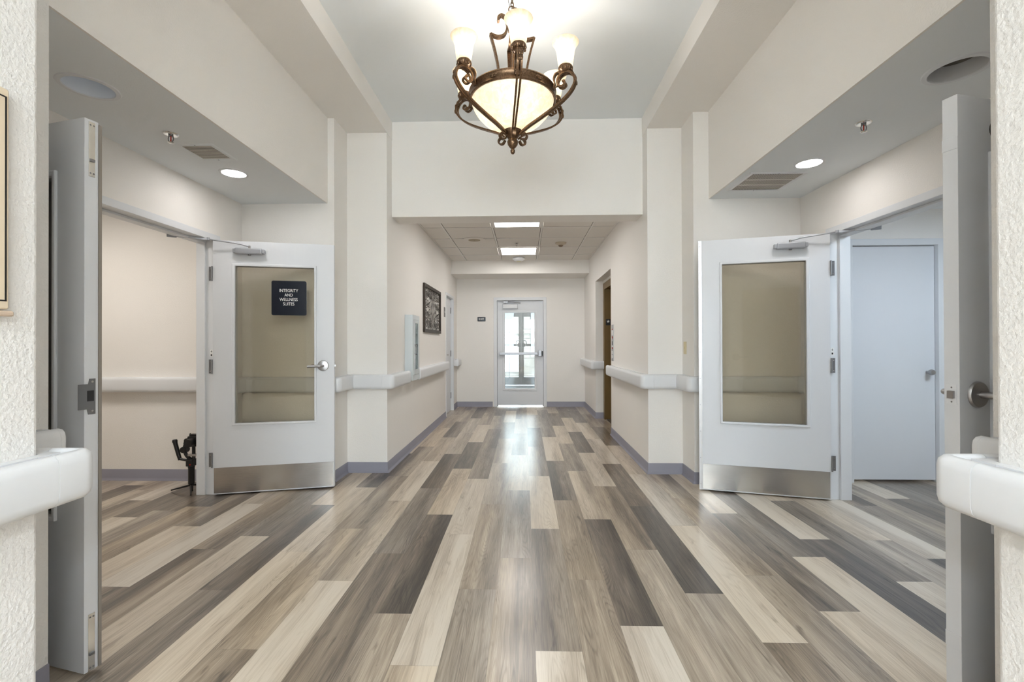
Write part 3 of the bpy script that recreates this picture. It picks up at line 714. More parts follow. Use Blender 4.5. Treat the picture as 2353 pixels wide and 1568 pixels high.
for k in range(4):
    rot = Matrix.Rotation(R(10 + 90 * k), 4, 'Z')
    lo = spline([(.103, 0, Z(2.80)), (.088, 0, Z(2.89)), (.091, 0, Z(2.98)), (.110, 0, Z(3.08)), (.140, 0, Z(3.19))], 6)
    hi = spline([(.140, 0, Z(3.19)), (.095, 0, Z(3.177)), (.056, 0, Z(3.19)), (.036, 0, Z(3.225)), (.034, 0, Z(3.268)), (.046, 0, Z(3.303)), (.070, 0, Z(3.315)), (.090, 0, Z(3.298)), (.088, 0, Z(3.276))], 6)
    m = MB().tube(lo, 0, square=(.0145, .0065), up=(0, 1, 0)).tube(hi, 0, square=(.0145, .0065), up=(0, 1, 0))
    m.tube([(.10, 0, Z(2.80)), (.262, 0, Z(2.80))], 0, square=(.008, .004), up=(0, 1, 0))
    m.build('bracket', M_bronze, ch, X=rot, smooth=35)
MB().lathe([(.258, Z(2.772)), (.268, Z(2.770)), (.274, Z(2.778)), (.270, Z(2.786)), (.271, Z(2.816)), (.276, Z(2.822)), (.272, Z(2.830)), (.260, Z(2.828)), (.258, Z(2.772))], seg=64, cap=False).build('ring_band', M_bronze, ch, smooth=40)
for k in range(6):
    a = R(7 + 30 + 60 * k - 90); rot = Matrix.Rotation(a, 4, 'Z')
    m = MB()
    for s_ in (-1, 1):
        m.sphere((.272, s_ * .012, Z(2.805)), .004, .012, .007, 10, 6); m.sphere((.272, s_ * .009, Z(2.794)), .004, .009, .005, 10, 6)
    m.sphere((.273, 0, Z(2.80)), .005, .004, .012, 10, 6)
    m.build('leaf_ornament', M_bronze, ch, X=rot, smooth=60)
bp = [(.262, 2.784), (.258, 2.765), (.247, 2.735), (.226, 2.70), (.19, 2.66), (.145, 2.625), (.095, 2.60), (.045, 2.588), (.02, 2.586)]
bp2 = [(max(r_ - .004, .015), z + .004) for r_, z in bp][::-1]
MB().lathe([(r_, Z(z)) for r_, z in bp + bp2], seg=64, cap=False).build('bowl', M_bowl, ch, smooth=50)
MB().lathe([(r_, Z(z)) for r_, z in [(0, 2.443), (.008, 2.446), (.014, 2.456), (.015, 2.468), (.009, 2.478), (.019, 2.486), (.031, 2.503), (.035, 2.522), (.027, 2.538), (.038, 2.556), (.058, 2.578), (.060, 2.588), (0, 2.592)]], seg=28).build('hub_finial', M_bronze, ch, smooth=50)
armpts = [(.052, 2.542), (.068, 2.522), (.090, 2.524), (.098, 2.545), (.084, 2.560), (.066, 2.556)]
main = [(.050, 2.556), (.072, 2.577), (.115, 2.602), (.20, 2.640), (.30, 2.690), (.372, 2.742), (.408, 2.798), (.398, 2.846), (.363, 2.872), (.325, 2.864), (.302, 2.836), (.306, 2.803), (.330, 2.790), (.350, 2.802), (.344, 2.820), (.332, 2.816)]
arm0 = None
for k in range(6):
    ang = R(7 + 60 * k - 90)
    if arm0 is None:
        m = MB(); n_ = len(main); sp_ = spline([(r_, 0, z) for r_, z in main], 6); L_ = len(sp_)
        for s_ in (-1, 1):
            pts = []
            for i, p in enumerate(sp_):
                t_ = min(1, i / (L_ * .55)); pts.append((p.x, s_ * (.0055 + .0085 * t_), Z(p.z)))
            m.tube(pts, 0, square=(.0055, .0055), up=(0, 1, 0))
        m.tube(spline([(r_, 0, Z(z)) for r_, z in armpts], 6), 0, square=(.010, .004), up=(0, 1, 0))
        m.tube(spline([(.274, 0, Z(2.79)), (.262 + .02, 0, Z(2.82)), (.276, 0, Z(2.85)), (.286, 0, Z(2.876)), (.308, 0, Z(2.882)), (.318, 0, Z(2.868)), (.308, 0, Z(2.858))], 6), 0, square=(.012, .004), up=(0, 1, 0))
        m.tube([(.272, 0, Z(2.80)), (.306, 0, Z(2.805))], .006, 8)
        a_ = m.build('arm', M_bronze, ch, smooth=35)
        lf = MB()
        for (r_, z, w) in ((.392, 2.85, .011), (.404, 2.83, .013), (.409, 2.80, .010)): 
            for s_ in (-1, 0, 1): lf.sphere((r_ + .008, s_ * w, Z(z)), .004, .008, .014, 8, 6)
        lf.build('acanthus_leaf', M_bronze, a_, smooth=60)
        cp = MB().lathe([(0, Z(2.868)), (.016, Z(2.868)), (.030, Z(2.876)), (.040, Z(2.888)), (.044, Z(2.902)), (.040, Z(2.910)), (.034, Z(2.906)), (0, Z(2.900))], (.350, 0, 0), 24)
        for q in range(10):
            aa = 2 * PI * q / 10; cp.sphere((.350 + .038 * math.cos(aa), .038 * math.sin(aa), Z(2.890)), .008, .008, .013, 8, 6)
        cp.build('cup', M_bronze, a_, smooth=60)
        pr_ = [(.030, 2.904), (.042, 2.915), (.047, 2.94), (.051, 2.975), (.056, 3.005), (.064, 3.028), (.075, 3.046), (.081, 3.053), (.079, 3.056), (.071, 3.048), (.060, 3.030), (.052, 3.005), (.047, 2.975), (.043, 2.94), (.038, 2.918), (.026, 2.908)]
        MB().lathe([(r_, Z(z)) for r_, z in pr_], (.350, 0, 0), 32, cap=False).build('shade', M_shade, a_, smooth=60)
        MB().sphere((.350, 0, Z(2.955)), .017, .017, .028, 12, 8).build('bulb', simple('lit_bulb', (.9, .9, .85), .4, emit=(1, .85, .6), estr=6.0), a_, smooth=60)
        arm0 = a_
    else: a_ = copy_tree(arm0, ch)
    a_.rotation_euler = (0, 0, ang)
    ld = bpy.data.lights.new('chandelier_bulb', 'POINT'); ld.energy = P_BULB; ld.color = (1.0, .985, .96); ld.shadow_soft_size = .02
    lo_ = bpy.data.objects.new('chandelier_bulb_light', ld); COL.objects.link(lo_)
    lo_.location = (CX + .35 * math.cos(ang), CY + .35 * math.sin(ang), 3.01)
for k in range(3):
    a = R(120 * k + 40)
    ld = bpy.data.lights.new('chandelier_bowl_bulb', 'POINT'); ld.energy = P_BOWL / 3; ld.color = (1.0, .985, .96); ld.shadow_soft_size = .03
    lo_ = bpy.data.objects.new('chandelier_bowl_light', ld); COL.objects.link(lo_); lo_.location = (CX + .11 * math.cos(a), CY + .11 * math.sin(a), 2.76)

# ------------------------------------------------------------------ ceiling fixtures
def downlight(label, x, y, rad, lit, kind=0):
    t = empty('recessed_light', (x, y, ZH), 0, label, 'ceiling light')
    MB().lathe([(rad * .80, -.001), (rad * .82, -.006), (rad * .97, -.005), (rad, 0.0), (rad * .98, -.0005), (rad * .8, -.0005)], seg=40, cap=False).build('trim_ring', M_trim, t, smooth=40)
    if lit:
        MB().lathe([(0, -.003), (rad * .80, -.002), (rad * .80, -.0005), (0, -.0005)], seg=40).build('lens', M_emitdown, t)
        return t
    MB().lathe([(rad * .81, -.004), (rad * .79, .004), (rad * .72, .05), (rad * .70, .085)], seg=40, cap=False).build('reflector', M_lens_off if kind == 0 else simple('grey_reflector', (.6, .6, .61), .5), t, smooth=50)
    if kind == 0:
        MB().lathe([(0, .066), (rad * .40, .068), (rad * .72, .075), (rad * .72, .080), (0, .080)], seg=40).build('lens', M_lens_off, t, smooth=40)
    else:
        pr_ = [(0, .07)]
        for q in range(9): pr_ += [(rad * .71 * (q + .15) / 9, .070), (rad * .71 * (q + .55) / 9, .064), (rad * .71 * (q + .95) / 9, .070)]
        MB().lathe(pr_, seg=40, cap=False).build('baffle', M_refl, t)
    return t
downlight('lit round recessed light beside the air vent of the sign-door alcove', -2.16, 3.33, .098, True)
downlight('unlit recessed light with bluish lens above the edge-on flush-bolt door', -2.15, 2.19, .125, False)
downlight('lit round recessed light beside the wide louvred ceiling vent', 2.03, 3.29, .098, True)
downlight('unlit recessed light with dark ribbed baffle above the lever-handled door', 2.03, 2.18, .130, False, 1)
def sprinkler(label, x, y, z, s=1.0):
    t = empty('fire_sprinkler', (x, y, z), 0, label, 'sprinkler'); t.scale = (s, s, s)
    MB().lathe([(.018, -.004), (.034, -.006), (.040, -.003), (.042, 0), (.018, 0)], seg=28).build('escutcheon', M_chrome, t, smooth=40)
    MB().lathe([(.0, -.012), (.013, -.012), (.013, 0)], seg=16).build('body', M_dsteel, t, smooth=40)
    fr = MB()
    for s_ in (-1, 1): fr.tube(spline([(s_ * .011, 0, -.010), (s_ * .016, 0, -.025), (s_ * .013, 0, -.04), (0, 0, -.05)], 5), .0028, 6)
    fr.build('frame_arm', M_dsteel, t, smooth=60)
    MB().lathe([(0, -.046), (.003, -.046), (.003, -.012), (0, -.012)], seg=8).build('heat_bulb', M_red, t, smooth=40)
    MB().lathe([(0, -.056), (.006, -.056), (.016, -.053), (.018, -.050), (0, -.050)], seg=20).build('deflector', M_chrome, t, smooth=40)
sprinkler('chrome fire sprinkler on the alcove ceiling over the sign door', -2.14, 2.70, ZH)
sprinkler('chrome fire sprinkler on the alcove ceiling over the empty-window door', 1.98, 2.70, ZH)
sprinkler('tiny fire sprinkler between the corridor ceiling light panels', -0.11, 6.85, ZT, .8)
def vent(label, x0, y0, x1, y1, kind):
    t = empty('ceiling_vent', ((x0 + x1) / 2, (y0 + y1) / 2, ZH), 0, label, 'vent'); w, h = (x1 - x0) / 2, (y1 - y0) / 2
    b = .03; f_ = MB()
    f_.add([(-w, -h, 0), (w, -h, 0), (w, h, 0), (-w, h, 0), (-w + .008, -h + .008, -.007), (w - .008, -h + .008, -.007), (w - .008, h - .008, -.007), (-w + .008, h - .008, -.007),
            (-w + b, -h + b, -.004), (w - b, -h + b, -.004), (w - b, h - b, -.004), (-w + b, h - b, -.004)],
           [(k, (k + 1) % 4, 4 + (k + 1) % 4, 4 + k) for k in range(4)] + [(4 + k, 4 + (k + 1) % 4, 8 + (k + 1) % 4, 8 + k) for k in range(4)])
    f_.build('frame', M_trim if kind else M_ceil, t)
    MB().box((-w + b - .002, -h + b - .002, -.0012), (w - b + .002, h - b + .002, -.0004)).build('duct_shade_sheet', M_dark, t)  # dark sheet stands in for shade inside the duct
    s_ = MB()
    if kind == 0:
        n = 11
        for i in range(n):
            y = -h + b + (2 * h - 2 * b) * (i + .5) / n
            s_.add([(-w + b, y + .003, -.005), (w - b, y + .003, -.005), (w - b, y - .003, -.002), (-w + b, y - .003, -.002)], [(0, 1, 2, 3)])
        s_.build('louver', M_vent, t)
    else:
        for q in range(3):
            ya = -h + b + (2 * h - 2 * b) * q / 3 + .006; yb = -h + b + (2 * h - 2 * b) * (q + 1) / 3 - .006
            n = 30
            for i in range(n):
                x = -w + b + (2 * w - 2 * b) * (i + .5) / n
                s_.add([(x + .0022, ya, -.004), (x - .0026, ya, -.0016), (x - .0026, yb, -.0016), (x + .0022, yb, -.004)], [(0, 1, 2, 3)])
        for q in range(1, 3):
            y = -h + b + (2 * h - 2 * b) * q / 3; s_.box((-w + b, y - .007, -.006), (w - b, y + .007, -.001))
        s_.build('louver', M_vent, t)
    for yy in (-h + .015, h - .015): MB().lathe([(0, -.009), (.004, -.0075), (.0045, -.0055)], (0, yy, 0), 10).build('screw', M_dsteel, t)
vent('small cream slatted air register beside the lit alcove light', -2.225, 2.83, -1.975, 3.09, 0)
vent('wide louvred air vent with three banks in the alcove ceiling corner', 1.70, 3.455, 2.14, 3.87, 1)
def troffer(label, x0, y0, x1, y1, z, mat, grp=None):
    t = empty('ceiling_light_panel', ((x0 + x1) / 2, (y0 + y1) / 2, z), 0, label, 'ceiling light', grp); w, h = (x1 - x0) / 2, (y1 - y0) / 2; b = .03
    f_ = MB(); vs = [(-w, -h), (w, -h), (w, h), (-w, h), (-w + b, -h + b), (w - b, -h + b), (w - b, h - b), (-w + b, h - b)]
    f_.add([(x, y, -.004) for x, y in vs] + [(x, y, .002) for x, y in vs], [(k, (k + 1) % 4, 4 + (k + 1) % 4, 4 + k) for k in range(4)] + [(8 + k, 8 + (k + 1) % 4, (k + 1) % 4, k) for k in range(4)])
    f_.build('frame', M_tbar, t)
    MB().box((-w + b, -h + b, -.003), (w - b, h - b, .0015)).build('diffuser', mat, t)
troffer('bright square light panel in the tiled ceiling, half hidden by the header', TX[2] + .012, TY[1] + .012, TX[3] - .012, TY[2] - .012, ZT, M_emitpanel)
troffer('bright square light panel in the tiled ceiling, beside the white dome', TX[2] + .012, TY[4] + .012, TX[3] - .012, TY[5] - .012, ZT, M_emitpanel)
for (x, y) in ((-2.0, -2.6), (-.07, -2.9), (1.9, -2.6), (-2.0, -4.6), (-.07, -4.9), (1.9, -4.6)):  # added panels, fill from behind the viewpoint
    troffer('added square fill panel in the unseen lobby ceiling behind the viewpoint', x - .3, y - .3, x + .3, y + .3, ZC - .003, M_fillback, 'added lobby fill panels')
troffer('warm light panel in the side hall ceiling by the black stabilizer', -4.1, 2.6, -3.5, 3.2, 2.52 - .003, M_emitL)
troffer('cool light panel in the bluish side hall ceiling', 3.1, 2.3, 3.7, 2.9, 2.43 - .003, M_emitR)
troffer('added fill panel in the entry vestibule ceiling', -.4, 10.6, .3, 11.3, 2.597, M_fillV)
sk = empty('ceiling_speaker', (-.722, 6.60, ZT - .003), 0, 'round tan ceiling speaker on a wide white flange', 'speaker')
MB().lathe([(0, -.002), (.165, -.002), (.172, -.001), (.172, .001), (0, .001)], seg=40).build('flange', M_tile, sk)
MB().lathe([(0, -.010), (.010, -.010), (.012, -.006), (.075, -.006), (.086, -.003), (.086, -.001), (0, -.001)], seg=36).build('grille', simple('tan_grille', (.46, .40, .30), .7), sk, smooth=30)
sm = empty('smoke_detector', (.552, 6.85, ZT), 0, 'tan domed smoke detector on the corridor ceiling tile', 'smoke detector')
MB().lathe([(0, -.040), (.02, -.040), (.04, -.034), (.06, -.022), (.082, -.016), (.086, -.002), (0, -.002)], seg=36).build('base', simple('tan_plastic', (.55, .48, .37), .5), sm, smooth=40)
MB().lathe([(0, -.060), (.022, -.058), (.034, -.048), (.036, -.036), (0, -.036)], seg=28).build('sensor_chamber', simple('brown_plastic', (.25, .18, .12), .5), sm, smooth=40)
ap = empty('ceiling_dome', (-.094, 8.03, ZT), 0, 'white round dome unit on the ceiling tile next to the back beam', 'ceiling dome')
MB().lathe([(0, -.062), (.04, -.060), (.08, -.048), (.104, -.028), (.110, -.012), (.102, -.001), (0, -.001)], seg=40).build('shell', M_rail, ap, smooth=60)
MB().box((-.035, -.020, -.0640), (.035, .004, -.0605)).build('sticker', simple('yellow_sticker', (.75, .70, .35), .6), ap)

# ------------------------------------------------------------------ end corridor: closet door, sign, art, cabinet
cdr = empty('door_5', (XL - .045, D0 + .015, 0), 0, 'narrow white closet door with lever in the corridor wall past the art', 'door', kind='structure')
MB().box((-.04, 0, .012), (0, D1 - D0 - .03, 2.066)).build('leaf', M_door, cdr)
for z in (1.86, 1.06, .28): MB().box((.0, D1 - D0 - .048, z - .055), (.004, D1 - D0 - .006, z + .055)).lathe([(.007, z - .055), (.007, z + .055)], (.006, D1 - D0 - .024, 0), 10).build('hinge', M_dsteel, cdr)
rs = MB().lathe([(0, .012), (.03, .010), (.034, 0)], (0, .07, 1.05), 20, 'x').build('rosette', M_steel, cdr, smooth=40)
MB().tube(spline([(.01, .07, 1.05), (.045, .07, 1.05), (.055, .085, 1.05), (.055, .17, 1.047)], 5), .009, 10).build('lever_handle', M_steel, rs, smooth=60)
for yy in (.30, .42): MB().lathe([(0, .006), (.012, .004), (.014, 0)], (0, yy, 1.93), 12, 'x').build('coat_hook', M_trim, cdr, smooth=40)
rsn = empty('room_sign', (XL, 7.555, 1.77), 0, 'small upright grey room sign on the wall beside the closet door', 'sign')
MB().prism([(p[0], p[1]) for p in rrect(.055, .082, .008)], 'x', .0005, .006).build('panel', M_greysign, rsn)
MB().box((.006, -.016, -.014), (.0066, .016, .016)).build('pictogram', M_white, rsn)
wa = empty('wall_art', (XL, 6.52, 1.725), 0, 'dark metal scrollwork panel in rectangular frame on the corridor wall', 'wall art')
AW, AH = .585, .325
MB().add([(x, y, z) for x in (.002, .028) for (y, z) in ((-AW, -AH), (AW, -AH), (AW, AH), (-AW, AH), (-AW + .05, -AH + .045), (AW - .05, -AH + .045), (AW - .05, AH - .045), (-AW + .05, AH - .045))],
         [q for k in range(4) for q in ((k, (k + 1) % 4, 4 + (k + 1) % 4, 4 + k), (8 + k, 12 + k, 12 + (k + 1) % 4, 8 + (k + 1) % 4), (k, 8 + k, 8 + (k + 1) % 4, (k + 1) % 4), (4 + k, 4 + (k + 1) % 4, 12 + (k + 1) % 4, 12 + k))]).build('frame', M_artd, wa, bevel=.003)
def spiral(cy, cz, r0, turns, a0, hand, n=26):
    return [(.015, cy + hand * r0 * (1 - .8 * i / n) * math.cos(a0 + turns * 2 * PI * i / n), cz + r0 * (1 - .8 * i / n) * math.sin(a0 + turns * 2 * PI * i / n)) for i in range(n + 1)]
la_ = MB(); rnd = random.Random(3)
for h in (-1, 1):
    for v in (-1, 1):
        for (cy, cz, r0, tn, a0) in ((.42, .20, .075, 1.6, 0), (.30, .21, .06, 1.4, 2), (.44, .07, .07, 1.5, 4), (.20, .19, .07, 1.5, 1), (.33, .08, .065, 1.5, 3), (.10, .21, .06, 1.4, .5), (.22, .05, .06, 1.5, 5)):
            la_.tube(spiral(h * cy, v * cz, r0, tn, a0, h), .0085, 6)
        la_.tube(spline([(.015, h * .03, v * .28), (.015, h * .09, v * .20), (.015, h * .03, v * .10), (.015, h * .12, 0), (.015, h * .05, v * -.1)], 6), .008, 6)
        la_.tube(spline([(.015, h * .53, v * .28), (.015, h * .36, v * .15), (.015, h * .27, v * .27), (.015, h * .14, v * .12), (.015, h * .52, v * .02)], 6), .008, 6)
        for q in range(4):
            cy, cz = rnd.uniform(.04, .5), rnd.uniform(.02, .26); a = rnd.uniform(0, PI)
            la_.sphere((.015, h * cy, v * cz), .006, .022 * abs(math.cos(a)) + .010, .022 * abs(math.sin(a)) + .010, 10, 6)
for q in range(5): la_.tube(spline([(.015, -.1 + q * .05, -.28), (.015, -.12 + q * .06, -.1), (.015, -.08 + q * .04, .1), (.015, -.1 + q * .05, .28)], 6), .007, 6)
la_.build('scroll_lattice', M_artd, wa, smooth=60, X=Matrix.Translation((.014, 0, 0)) @ Matrix.Diagonal((.16, 1, 1, 1)) @ Matrix.Translation((-.015, 0, 0)))
cb = empty('wall_cabinet', (XL, 5.19, 0.835), 0, 'white steel wall cabinet with narrow glass door above the handrail', 'cabinet')
CD, CW, CH = .09, .16, .735
MB().add([(x, y, z) for (x, y, z) in ((0.001, -CW, 0), (0.001, CW, 0), (0.001, CW, CH), (0.001, -CW, CH), (CD - .004, -CW, 0), (CD - .004, CW, 0), (CD - .004, CW, CH), (CD - .004, -CW, CH))],
         [(0, 3, 2, 1), (0, 1, 5, 4), (1, 2, 6, 5), (2, 3, 7, 6), (3, 0, 4, 7)][:]).build('body', M_cab, cb)
# door ring around the window
def ring_x(o, i, x0, x1):
    vs = [(x, y, z) for x in (x0, x1) for (y, z) in (o + i)]
    fs = [q for k in range(4) for q in ((k, (k + 1) % 4, 4 + (k + 1) % 4, 4 + k), (8 + k, 12 + k, 12 + (k + 1) % 4, 8 + (k + 1) % 4), (k, 8 + k, 8 + (k + 1) % 4, (k + 1) % 4), (4 + k, 4 + (k + 1) % 4, 12 + (k + 1) % 4, 12 + k))]
    return MB().add(vs, fs)
q4 = lambda a, b, c, d: [(a, c), (b, c), (b, d), (a, d)]
ring_x(q4(-CW, CW, 0, CH), q4(-CW + .045, CW - .03, .06, CH - .05), CD - .004, CD).build('face_frame', M_cab, cb)
cdo = ring_x(q4(-CW + .047, CW - .032, .062, CH - .052), q4(-.055, .075, .12, .645), CD - .003, CD + .004).build('door', M_cab, cb, bevel=.002)
MB().box((CD - .0015, -.055, .12), (CD + .0005, .075, .645)).build('window_pane', M_smoke, cdo)
MB().tube([(CD + .004, -.085, .30), (CD + .022, -.085, .30), (CD + .022, -.085, .40), (CD + .004, -.085, .40)], .004, 8).build('pull_handle', M_steel, cdo)
fe = empty('fire_extinguisher', (XL + .045, 5.19, .86), 0, 'fire extinguisher with pale hose behind the cabinet glass', 'fire extinguisher')
MB().lathe([(0, 0), (.034, 0), (.038, .01), (.038, .38), (.030, .42), (.014, .44), (.014, .46), (0, .46)], seg=24).build('tank', simple('grey_tank', (.20, .22, .26), .3), fe, smooth=40)
MB().box((-.012, -.03, .46), (.012, .06, .52)).build('valve', M_dsteel, fe, bevel=.004)
MB().tube(spline([(.02, -.03, .50), (.03, -.055, .46), (.036, -.05, .34), (.038, -.02, .22)], 6), .007, 8).build('hose', M_offw, fe, smooth=60)
MB().lathe([(.0385, .14), (.0388, .14), (.0388, .24), (.0385, .24)], seg=24, cap=False).build('label_band', simple('tank_label', (.55, .55, .56), .5), fe, smooth=40)

# ------------------------------------------------------------------ back wall: exit door, EXIT sign
ex = empty('exit_sign', (-.84, YEND, 1.722), 0, 'tiny dark EXIT sign on the back wall beside the exit door', 'sign')
MB().prism(rrect(.080, .042, .008), 'y', -.006, -.0005).build('panel', M_navy, ex)
text_mesh('lettering', 'EXIT', .050, M_white, ex, (0, -.0068, .004), spacing=1.05, bold=.0006)
xd = empty('door_6', (-.535, YEND + .05, 0), 0, 'white exit door with tall glass and push bar at the corridor end', 'door', kind='structure')
DWX = .905
def ring_y(o, i, y0, y1):
    vs = [(x, y, z) for y in (y0, y1) for (x, z) in (o + i)]
    fs = [q for k in range(4) for q in ((k, (k + 1) % 4, 4 + (k + 1) % 4, 4 + k), (8 + k, 12 + k, 12 + (k + 1) % 4, 8 + (k + 1) % 4), (k, 8 + k, 8 + (k + 1) % 4, (k + 1) % 4), (4 + k, 4 + (k + 1) % 4, 12 + (k + 1) % 4, 12 + k))]
    return MB().add(vs, fs)
ring_y(q4(.003, DWX, .035, 2.085), q4(.135, .750, .34, 1.865), 0, .045).build('leaf', M_door, xd)
ring_y(q4(.105, .780, .31, 1.895), q4(.150, .735, .355, 1.850), -.012, .057).build('lite_frame', M_door, xd, bevel=.004)
MB().box((.135, .02, .34), (.750, .026, 1.865)).build('lite_glass', M_clear, xd)
cl = MB().box((.115, -.06, 1.935), (.405, -.001, 2.012)).build('closer_body', M_rail, xd, bevel=.004)
ring_y(q4(.108, .412, 1.928, 2.018), q4(.118, .402, 1.938, 2.009), -.061, -.03).build('closer_rim', M_dsteel, cl)
MB().tube([(.16, -.03, 2.02), (.16, -.03, 2.058), (.30, -.05, 2.062), (.46, -.02, 2.045)], .009, 8).build('closer_arm', M_closer, cl, smooth=50)
MB().box((.13, -.045, 2.045), (.21, -.015, 2.075)).build('arm_shoe', M_closer, cl)
pb = MB().box((.045, -.075, 1.018), (.800, -.040, 1.068)).build('push_bar', M_closer, xd, bevel=.006)
MB().box((.045, -.045, 1.012), (.10, -.001, 1.074)).build('bar_end', M_closer, pb, bevel=.004)
MB().box((.805, -.070, .985), (.875, -.001, 1.108)).build('latch_case', M_closer, pb, bevel=.008)
MB().box((.878, -.045, 1.00), (.900, -.001, 1.09)).build('strike', M_black, pb)

# right corridor: lift
lf_ = empty('door_7', (1.303, (E0 + E1) / 2, 0), 0, 'bronze lift door and jamb recessed in the corridor wall', 'door', kind='structure')
hw = (E1 - E0) / 2
ring_ = [(-hw, 0), (-hw + .11, 0), (-hw + .11, 2.12), (hw - .11, 2.12), (hw - .11, 0), (hw, 0), (hw, 2.225), (-hw, 2.225)]
MB().prism(ring_, 'x', .0, .14).build('jamb_frame', M_elev, lf_)
MB().box((.10, -hw + .1, .01), (.13, 0, 2.13)).build('door_panel', M_elev, lf_); MB().box((.10, 0.003, .01), (.13, hw - .1, 2.13)).build('door_panel', M_elev, lf_)
MB().box((.02, -hw + .1, .0), (.10, hw - .1, .008)).build('sill_plate', M_steel, lf_)
wall('wall_lift_shaft', (1.46, E0 - .2, 0), (1.52, E1 + .2, 2.6)); wall('wall_lift_top', (1.30, E0 - .02, 2.225), (1.46, E1 + .02, 2.3))
fs_ = empty('floor_marker', (1.365, E1 - .113, 1.585), 0, 'small black plate with a white star on the lift jamb', 'sign')
MB().box((-.038, -.004, -.05), (.038, 0, .05)).build('plate', M_black, fs_)
st = [((.028 if k % 2 == 0 else .012) * math.sin(PI * k / 5), .012 + (.028 if k % 2 == 0 else .012) * math.cos(PI * k / 5)) for k in range(10)]
MB().prism(st, 'y', -.0055, -.004).build('star', M_white, fs_)
cp_ = empty('lift_call_panel', (XR, 6.105, 1.25), 0, 'tall narrow steel lift call panel with printed instructions beside the opening', 'call panel')
MB().box((-.006, -.06, -.24), (-.0005, .06, .24)).build('plate', M_steel, cp_)
def pl(n, y0, y1, z0, z1, mat, d=.0012): MB().box((-.006 - d, y0, z0), (-.006, y1, z1)).build(n, mat, cp_)
pl('notice', -.04, .04, .10, .165, M_white); MB().prism([(-.035, .085), (.035, .085), (0, .04)], 'x', -.0075, -.006).build('red_triangle', M_red, cp_)
pl('notice_heading', -.04, .04, .175, .185, M_red); pl('text_block', -.04, .04, -.03, .02, M_greysign); pl('red_mark', -.03, .03, -.085, -.06, M_red)
for z in (-.13, -.185): MB().box((-.011, -.025, z - .02), (-.006, .025, z + .02)).build('call_button', M_white, cp_, bevel=.004)
pl('notice', -.035, .035, -.055, -.038, M_white)
sw = empty('light_switch', (RRX, 4.30, 1.20), 0, 'ivory toggle light switch on the column recess', 'light switch')
MB().box((-.005, -.036, -.058), (-.0005, .036, .058)).build('cover_plate', M_ivory, sw, bevel=.002)
MB().box((-.012, -.005, -.009), (-.005, .005, .011)).build('toggle', M_ivory, sw)

# framed plaque by the camera
pq = empty('wall_plaque', (CLX, .78, 1.0), 0, 'cream plaque with thin dark border line on the rough white wall', 'plaque')
MB().prism(rrect(.336, .28, .006), 'x', .001, .018).build('board', M_plaque, pq, X=Matrix.Translation((0, .008, .62)), bevel=.003)
MB().box((.001, -.345, .322), (.024, .352, .336)).build('ledge', simple('plaque_lip', (.60, .47, .36), .5), pq, bevel=.004)
rb = [(-.325, .36), (.338, .36), (.338, .88), (-.325, .88)]; ri = [(-.3215, .3635), (.3345, .3635), (.3345, .8765), (-.3215, .8765)]
ring_x(rb, ri, .018, .0192).build('border_line', M_black, pq)

# right hall door
hd = empty('door_8', (HD0 + .037, 4.16, 0), 0, 'plain flush white door at the end of the bluish side hall', 'door', kind='structure')
MB().box((.002, 0, .02), (HD1 - HD0 - .07, .045, 2.106)).build('leaf', M_door, hd)
kb = MB().lathe([(0, -.07), (.02, -.068), (.027, -.05), (.02, -.03), (.011, -.02), (.011, 0)], (HD1 - HD0 - .14, 0, .98), 20, 'y').build('knob', M_steel, hd, smooth=50)

# camera stabilizer standing in the hall
gb = empty('camera_stabilizer', (-2.833, 3.80, 0), 0, 'black handheld camera stabilizer on small tripod legs behind the door frame', 'camera stabilizer')
MB().tube([(0, 0, .03), (0, 0, .075)], .012, 14).build('foot_post', M_black, gb, smooth=40)
MB().lathe([(.010, .0), (.012, .002), (.013, .05)], seg=16).build('foot', M_black, gb, smooth=40)
for k, a in enumerate((185, 305, 65)):
    MB().tube([(.0, 0, .055), (.165 * math.cos(R(a)), .165 * math.sin(R(a)), .012)], [.009, .006], 10).build('leg', M_black, gb, smooth=50)
MB().lathe([(.019, .06), (.024, .065), (.024, .20), (.026, .205), (.026, .215), (.020, .22)], seg=20).build('grip', M_black, gb, smooth=40)
MB().box((-.030, -.030, .215), (.030, .030, .275)).build('control_body', M_black, gb, bevel=.006)
MB().lathe([(0, 0), (.006, .0), (.006, .004), (0, .004)], (.01, -.031, .232), 10, 'y').build('record_button', M_red, gb)
MB().tube([(-.025, 0, .262), (-.075, 0, .268), (-.10, 0, .275)], [.012, .010, .013], 12).build('handle_joint', M_black, gb, smooth=50)
MB().tube([(-.098, 0, .265), (-.112, 0, .31), (-.138, 0, .40), (-.144, 0, .425)], [.014, .016, .017, .018], 14).build('side_handle', M_black, gb, smooth=50)
MB().lathe([(0, .44), (.016, .438), (.02, .43), (.02, .415)], (-.144, 0, 0), 14).build('handle_cap', M_black, gb, smooth=40)
MB().tube(spline([(.0, .0, .27), (-.03, 0, .29), (-.055, 0, .33), (-.058, 0, .38), (-.03, 0, .43)], 5), .014, 10).build('tilt_arm', M_black, gb, smooth=50)
MB().lathe([(0, -.03), (.026, -.028), (.028, .02), (0, .022)], (-.055, 0, .355), 18, 'y').build('tilt_motor', M_black, gb, smooth=40)
MB().lathe([(0, -.025), (.022, -.023), (.024, .02), (0, .022)], (-.028, 0, .43), 18, 'y').build('roll_motor', M_black, gb, smooth=40)
cbx = MB().box((-.012, -.035, .385), (.10, .035, .472)).build('camera_body', M_black, gb, bevel=.006)
MB().lathe([(0, -.10), (.034, -.10), (.036, -.04), (.034, -.035)], (.04, 0, .425), 22, 'y').build('lens', M_black, cbx, smooth=40)
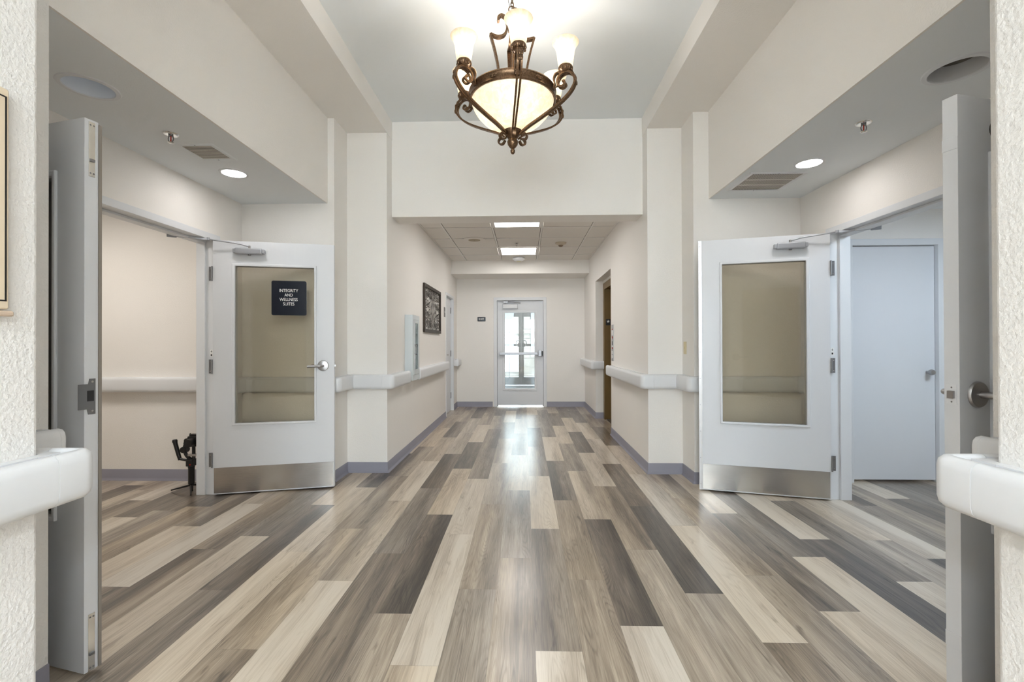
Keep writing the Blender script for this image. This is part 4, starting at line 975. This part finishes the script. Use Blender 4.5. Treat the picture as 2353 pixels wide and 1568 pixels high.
MB().box((-.005, -.02, .47), (.09, .02, .487)).lathe([(.006, .47), (.006, .494), (0, .494)], (-.002, -.01, 0), 10).build('viewfinder', M_black, cbx, bevel=.002)
MB().box((-.02, -.02, .30), (.06, .02, .318)).build('base_plate', M_steel, gb, bevel=.002)
MB().tube([(.02, 0, .275), (.02, 0, .385)], .013, 10).build('pan_post', M_black, gb, smooth=40)

# entrance doors at the end of the vestibule
for i, (x0, s_) in enumerate(((-1.05, 1), (.87, -1))):
    d = empty('door_%d' % (9 + i), (x0, 13.32, 0), 0, 'grey aluminium glazed entrance leaf beyond the exit door, %s' % ('hinged nearer the EXIT sign' if s_ > 0 else 'hinged nearer the push bar latch'), 'door', kind='structure')
    w = .9595 * s_
    ring_y(q4(min(0, w), max(0, w), .03, 2.15), q4(min(s_ * .06, w - s_ * .075), max(s_ * .06, w - s_ * .075), .25, 2.02), 0, .05).build('door_frame', M_alu, d)
    MB().box((min(s_ * .05, w - s_ * .07), .02, .24), (max(s_ * .05, w - s_ * .07), .026, 2.03)).build('glass', M_clear, d)
    mu = MB()
    for z, h in ((1.66, .012), (1.38, .014), (.80, .012)): mu.box((min(0, w * .94), .01, z), (max(0, w * .94), .035, z + h))
    if s_ > 0: mu.box((.60, .01, .25), (.615, .035, 2.02))
    mu.build('muntin', M_dsteel, d)
    MB().box((min(s_ * .03, w - s_ * .03), -.04, 1.16), (max(s_ * .03, w - s_ * .03), .0, 1.23)).build('panic_rail', M_alu, d)
    MB().box((w - s_ * .10, -.05, 1.14), (w - s_ * .01, .0, 1.25)).build('lock_case', M_black, d)
    MB().tube(spline([(w - s_ * .10, -.01, 1.16), (w - s_ * .14, -.06, 1.20), (w - s_ * .14, -.06, 1.30), (w - s_ * .06, -.01, 1.34)], 5), .012, 8).build('pull_handle', M_dsteel, d, smooth=50)
    MB().box((min(s_ * .2, s_ * .7), -.06, 1.94), (max(s_ * .2, s_ * .7), 0, 2.06)).build('closer_body', M_alu, d, bevel=.004)

# house front across the street
hs = empty('building', (0, 17.5, 0), 0, 'pale stucco building front across the pavement, seen through the exit glass', 'building')
MB().box((-12, 0, -.03), (12, .3, 2.55)).build('wall', M_stucco, hs)
MB().box((-12, -.12, 1.62), (12, 0, 1.72)).build('cornice', M_stucco, hs)
gd = MB().box((-.75, -.03, .15), (-.05, 0, 1.5)).build('garage_door', M_trim, hs)
for z in (.45, .8, 1.15): MB().box((-.68, -.04, z), (-.12, -.03, z + .25)).build('door_panel', M_trim, gd, bevel=.01)
MB().box((-.98, -.09, 0), (-.80, 0, 1.35)).build('stone_pier', M_stone, hs)
MB().box((.28, -.06, 1.28), (.75, 0, 1.42)).build('brick_course', M_stone, hs)
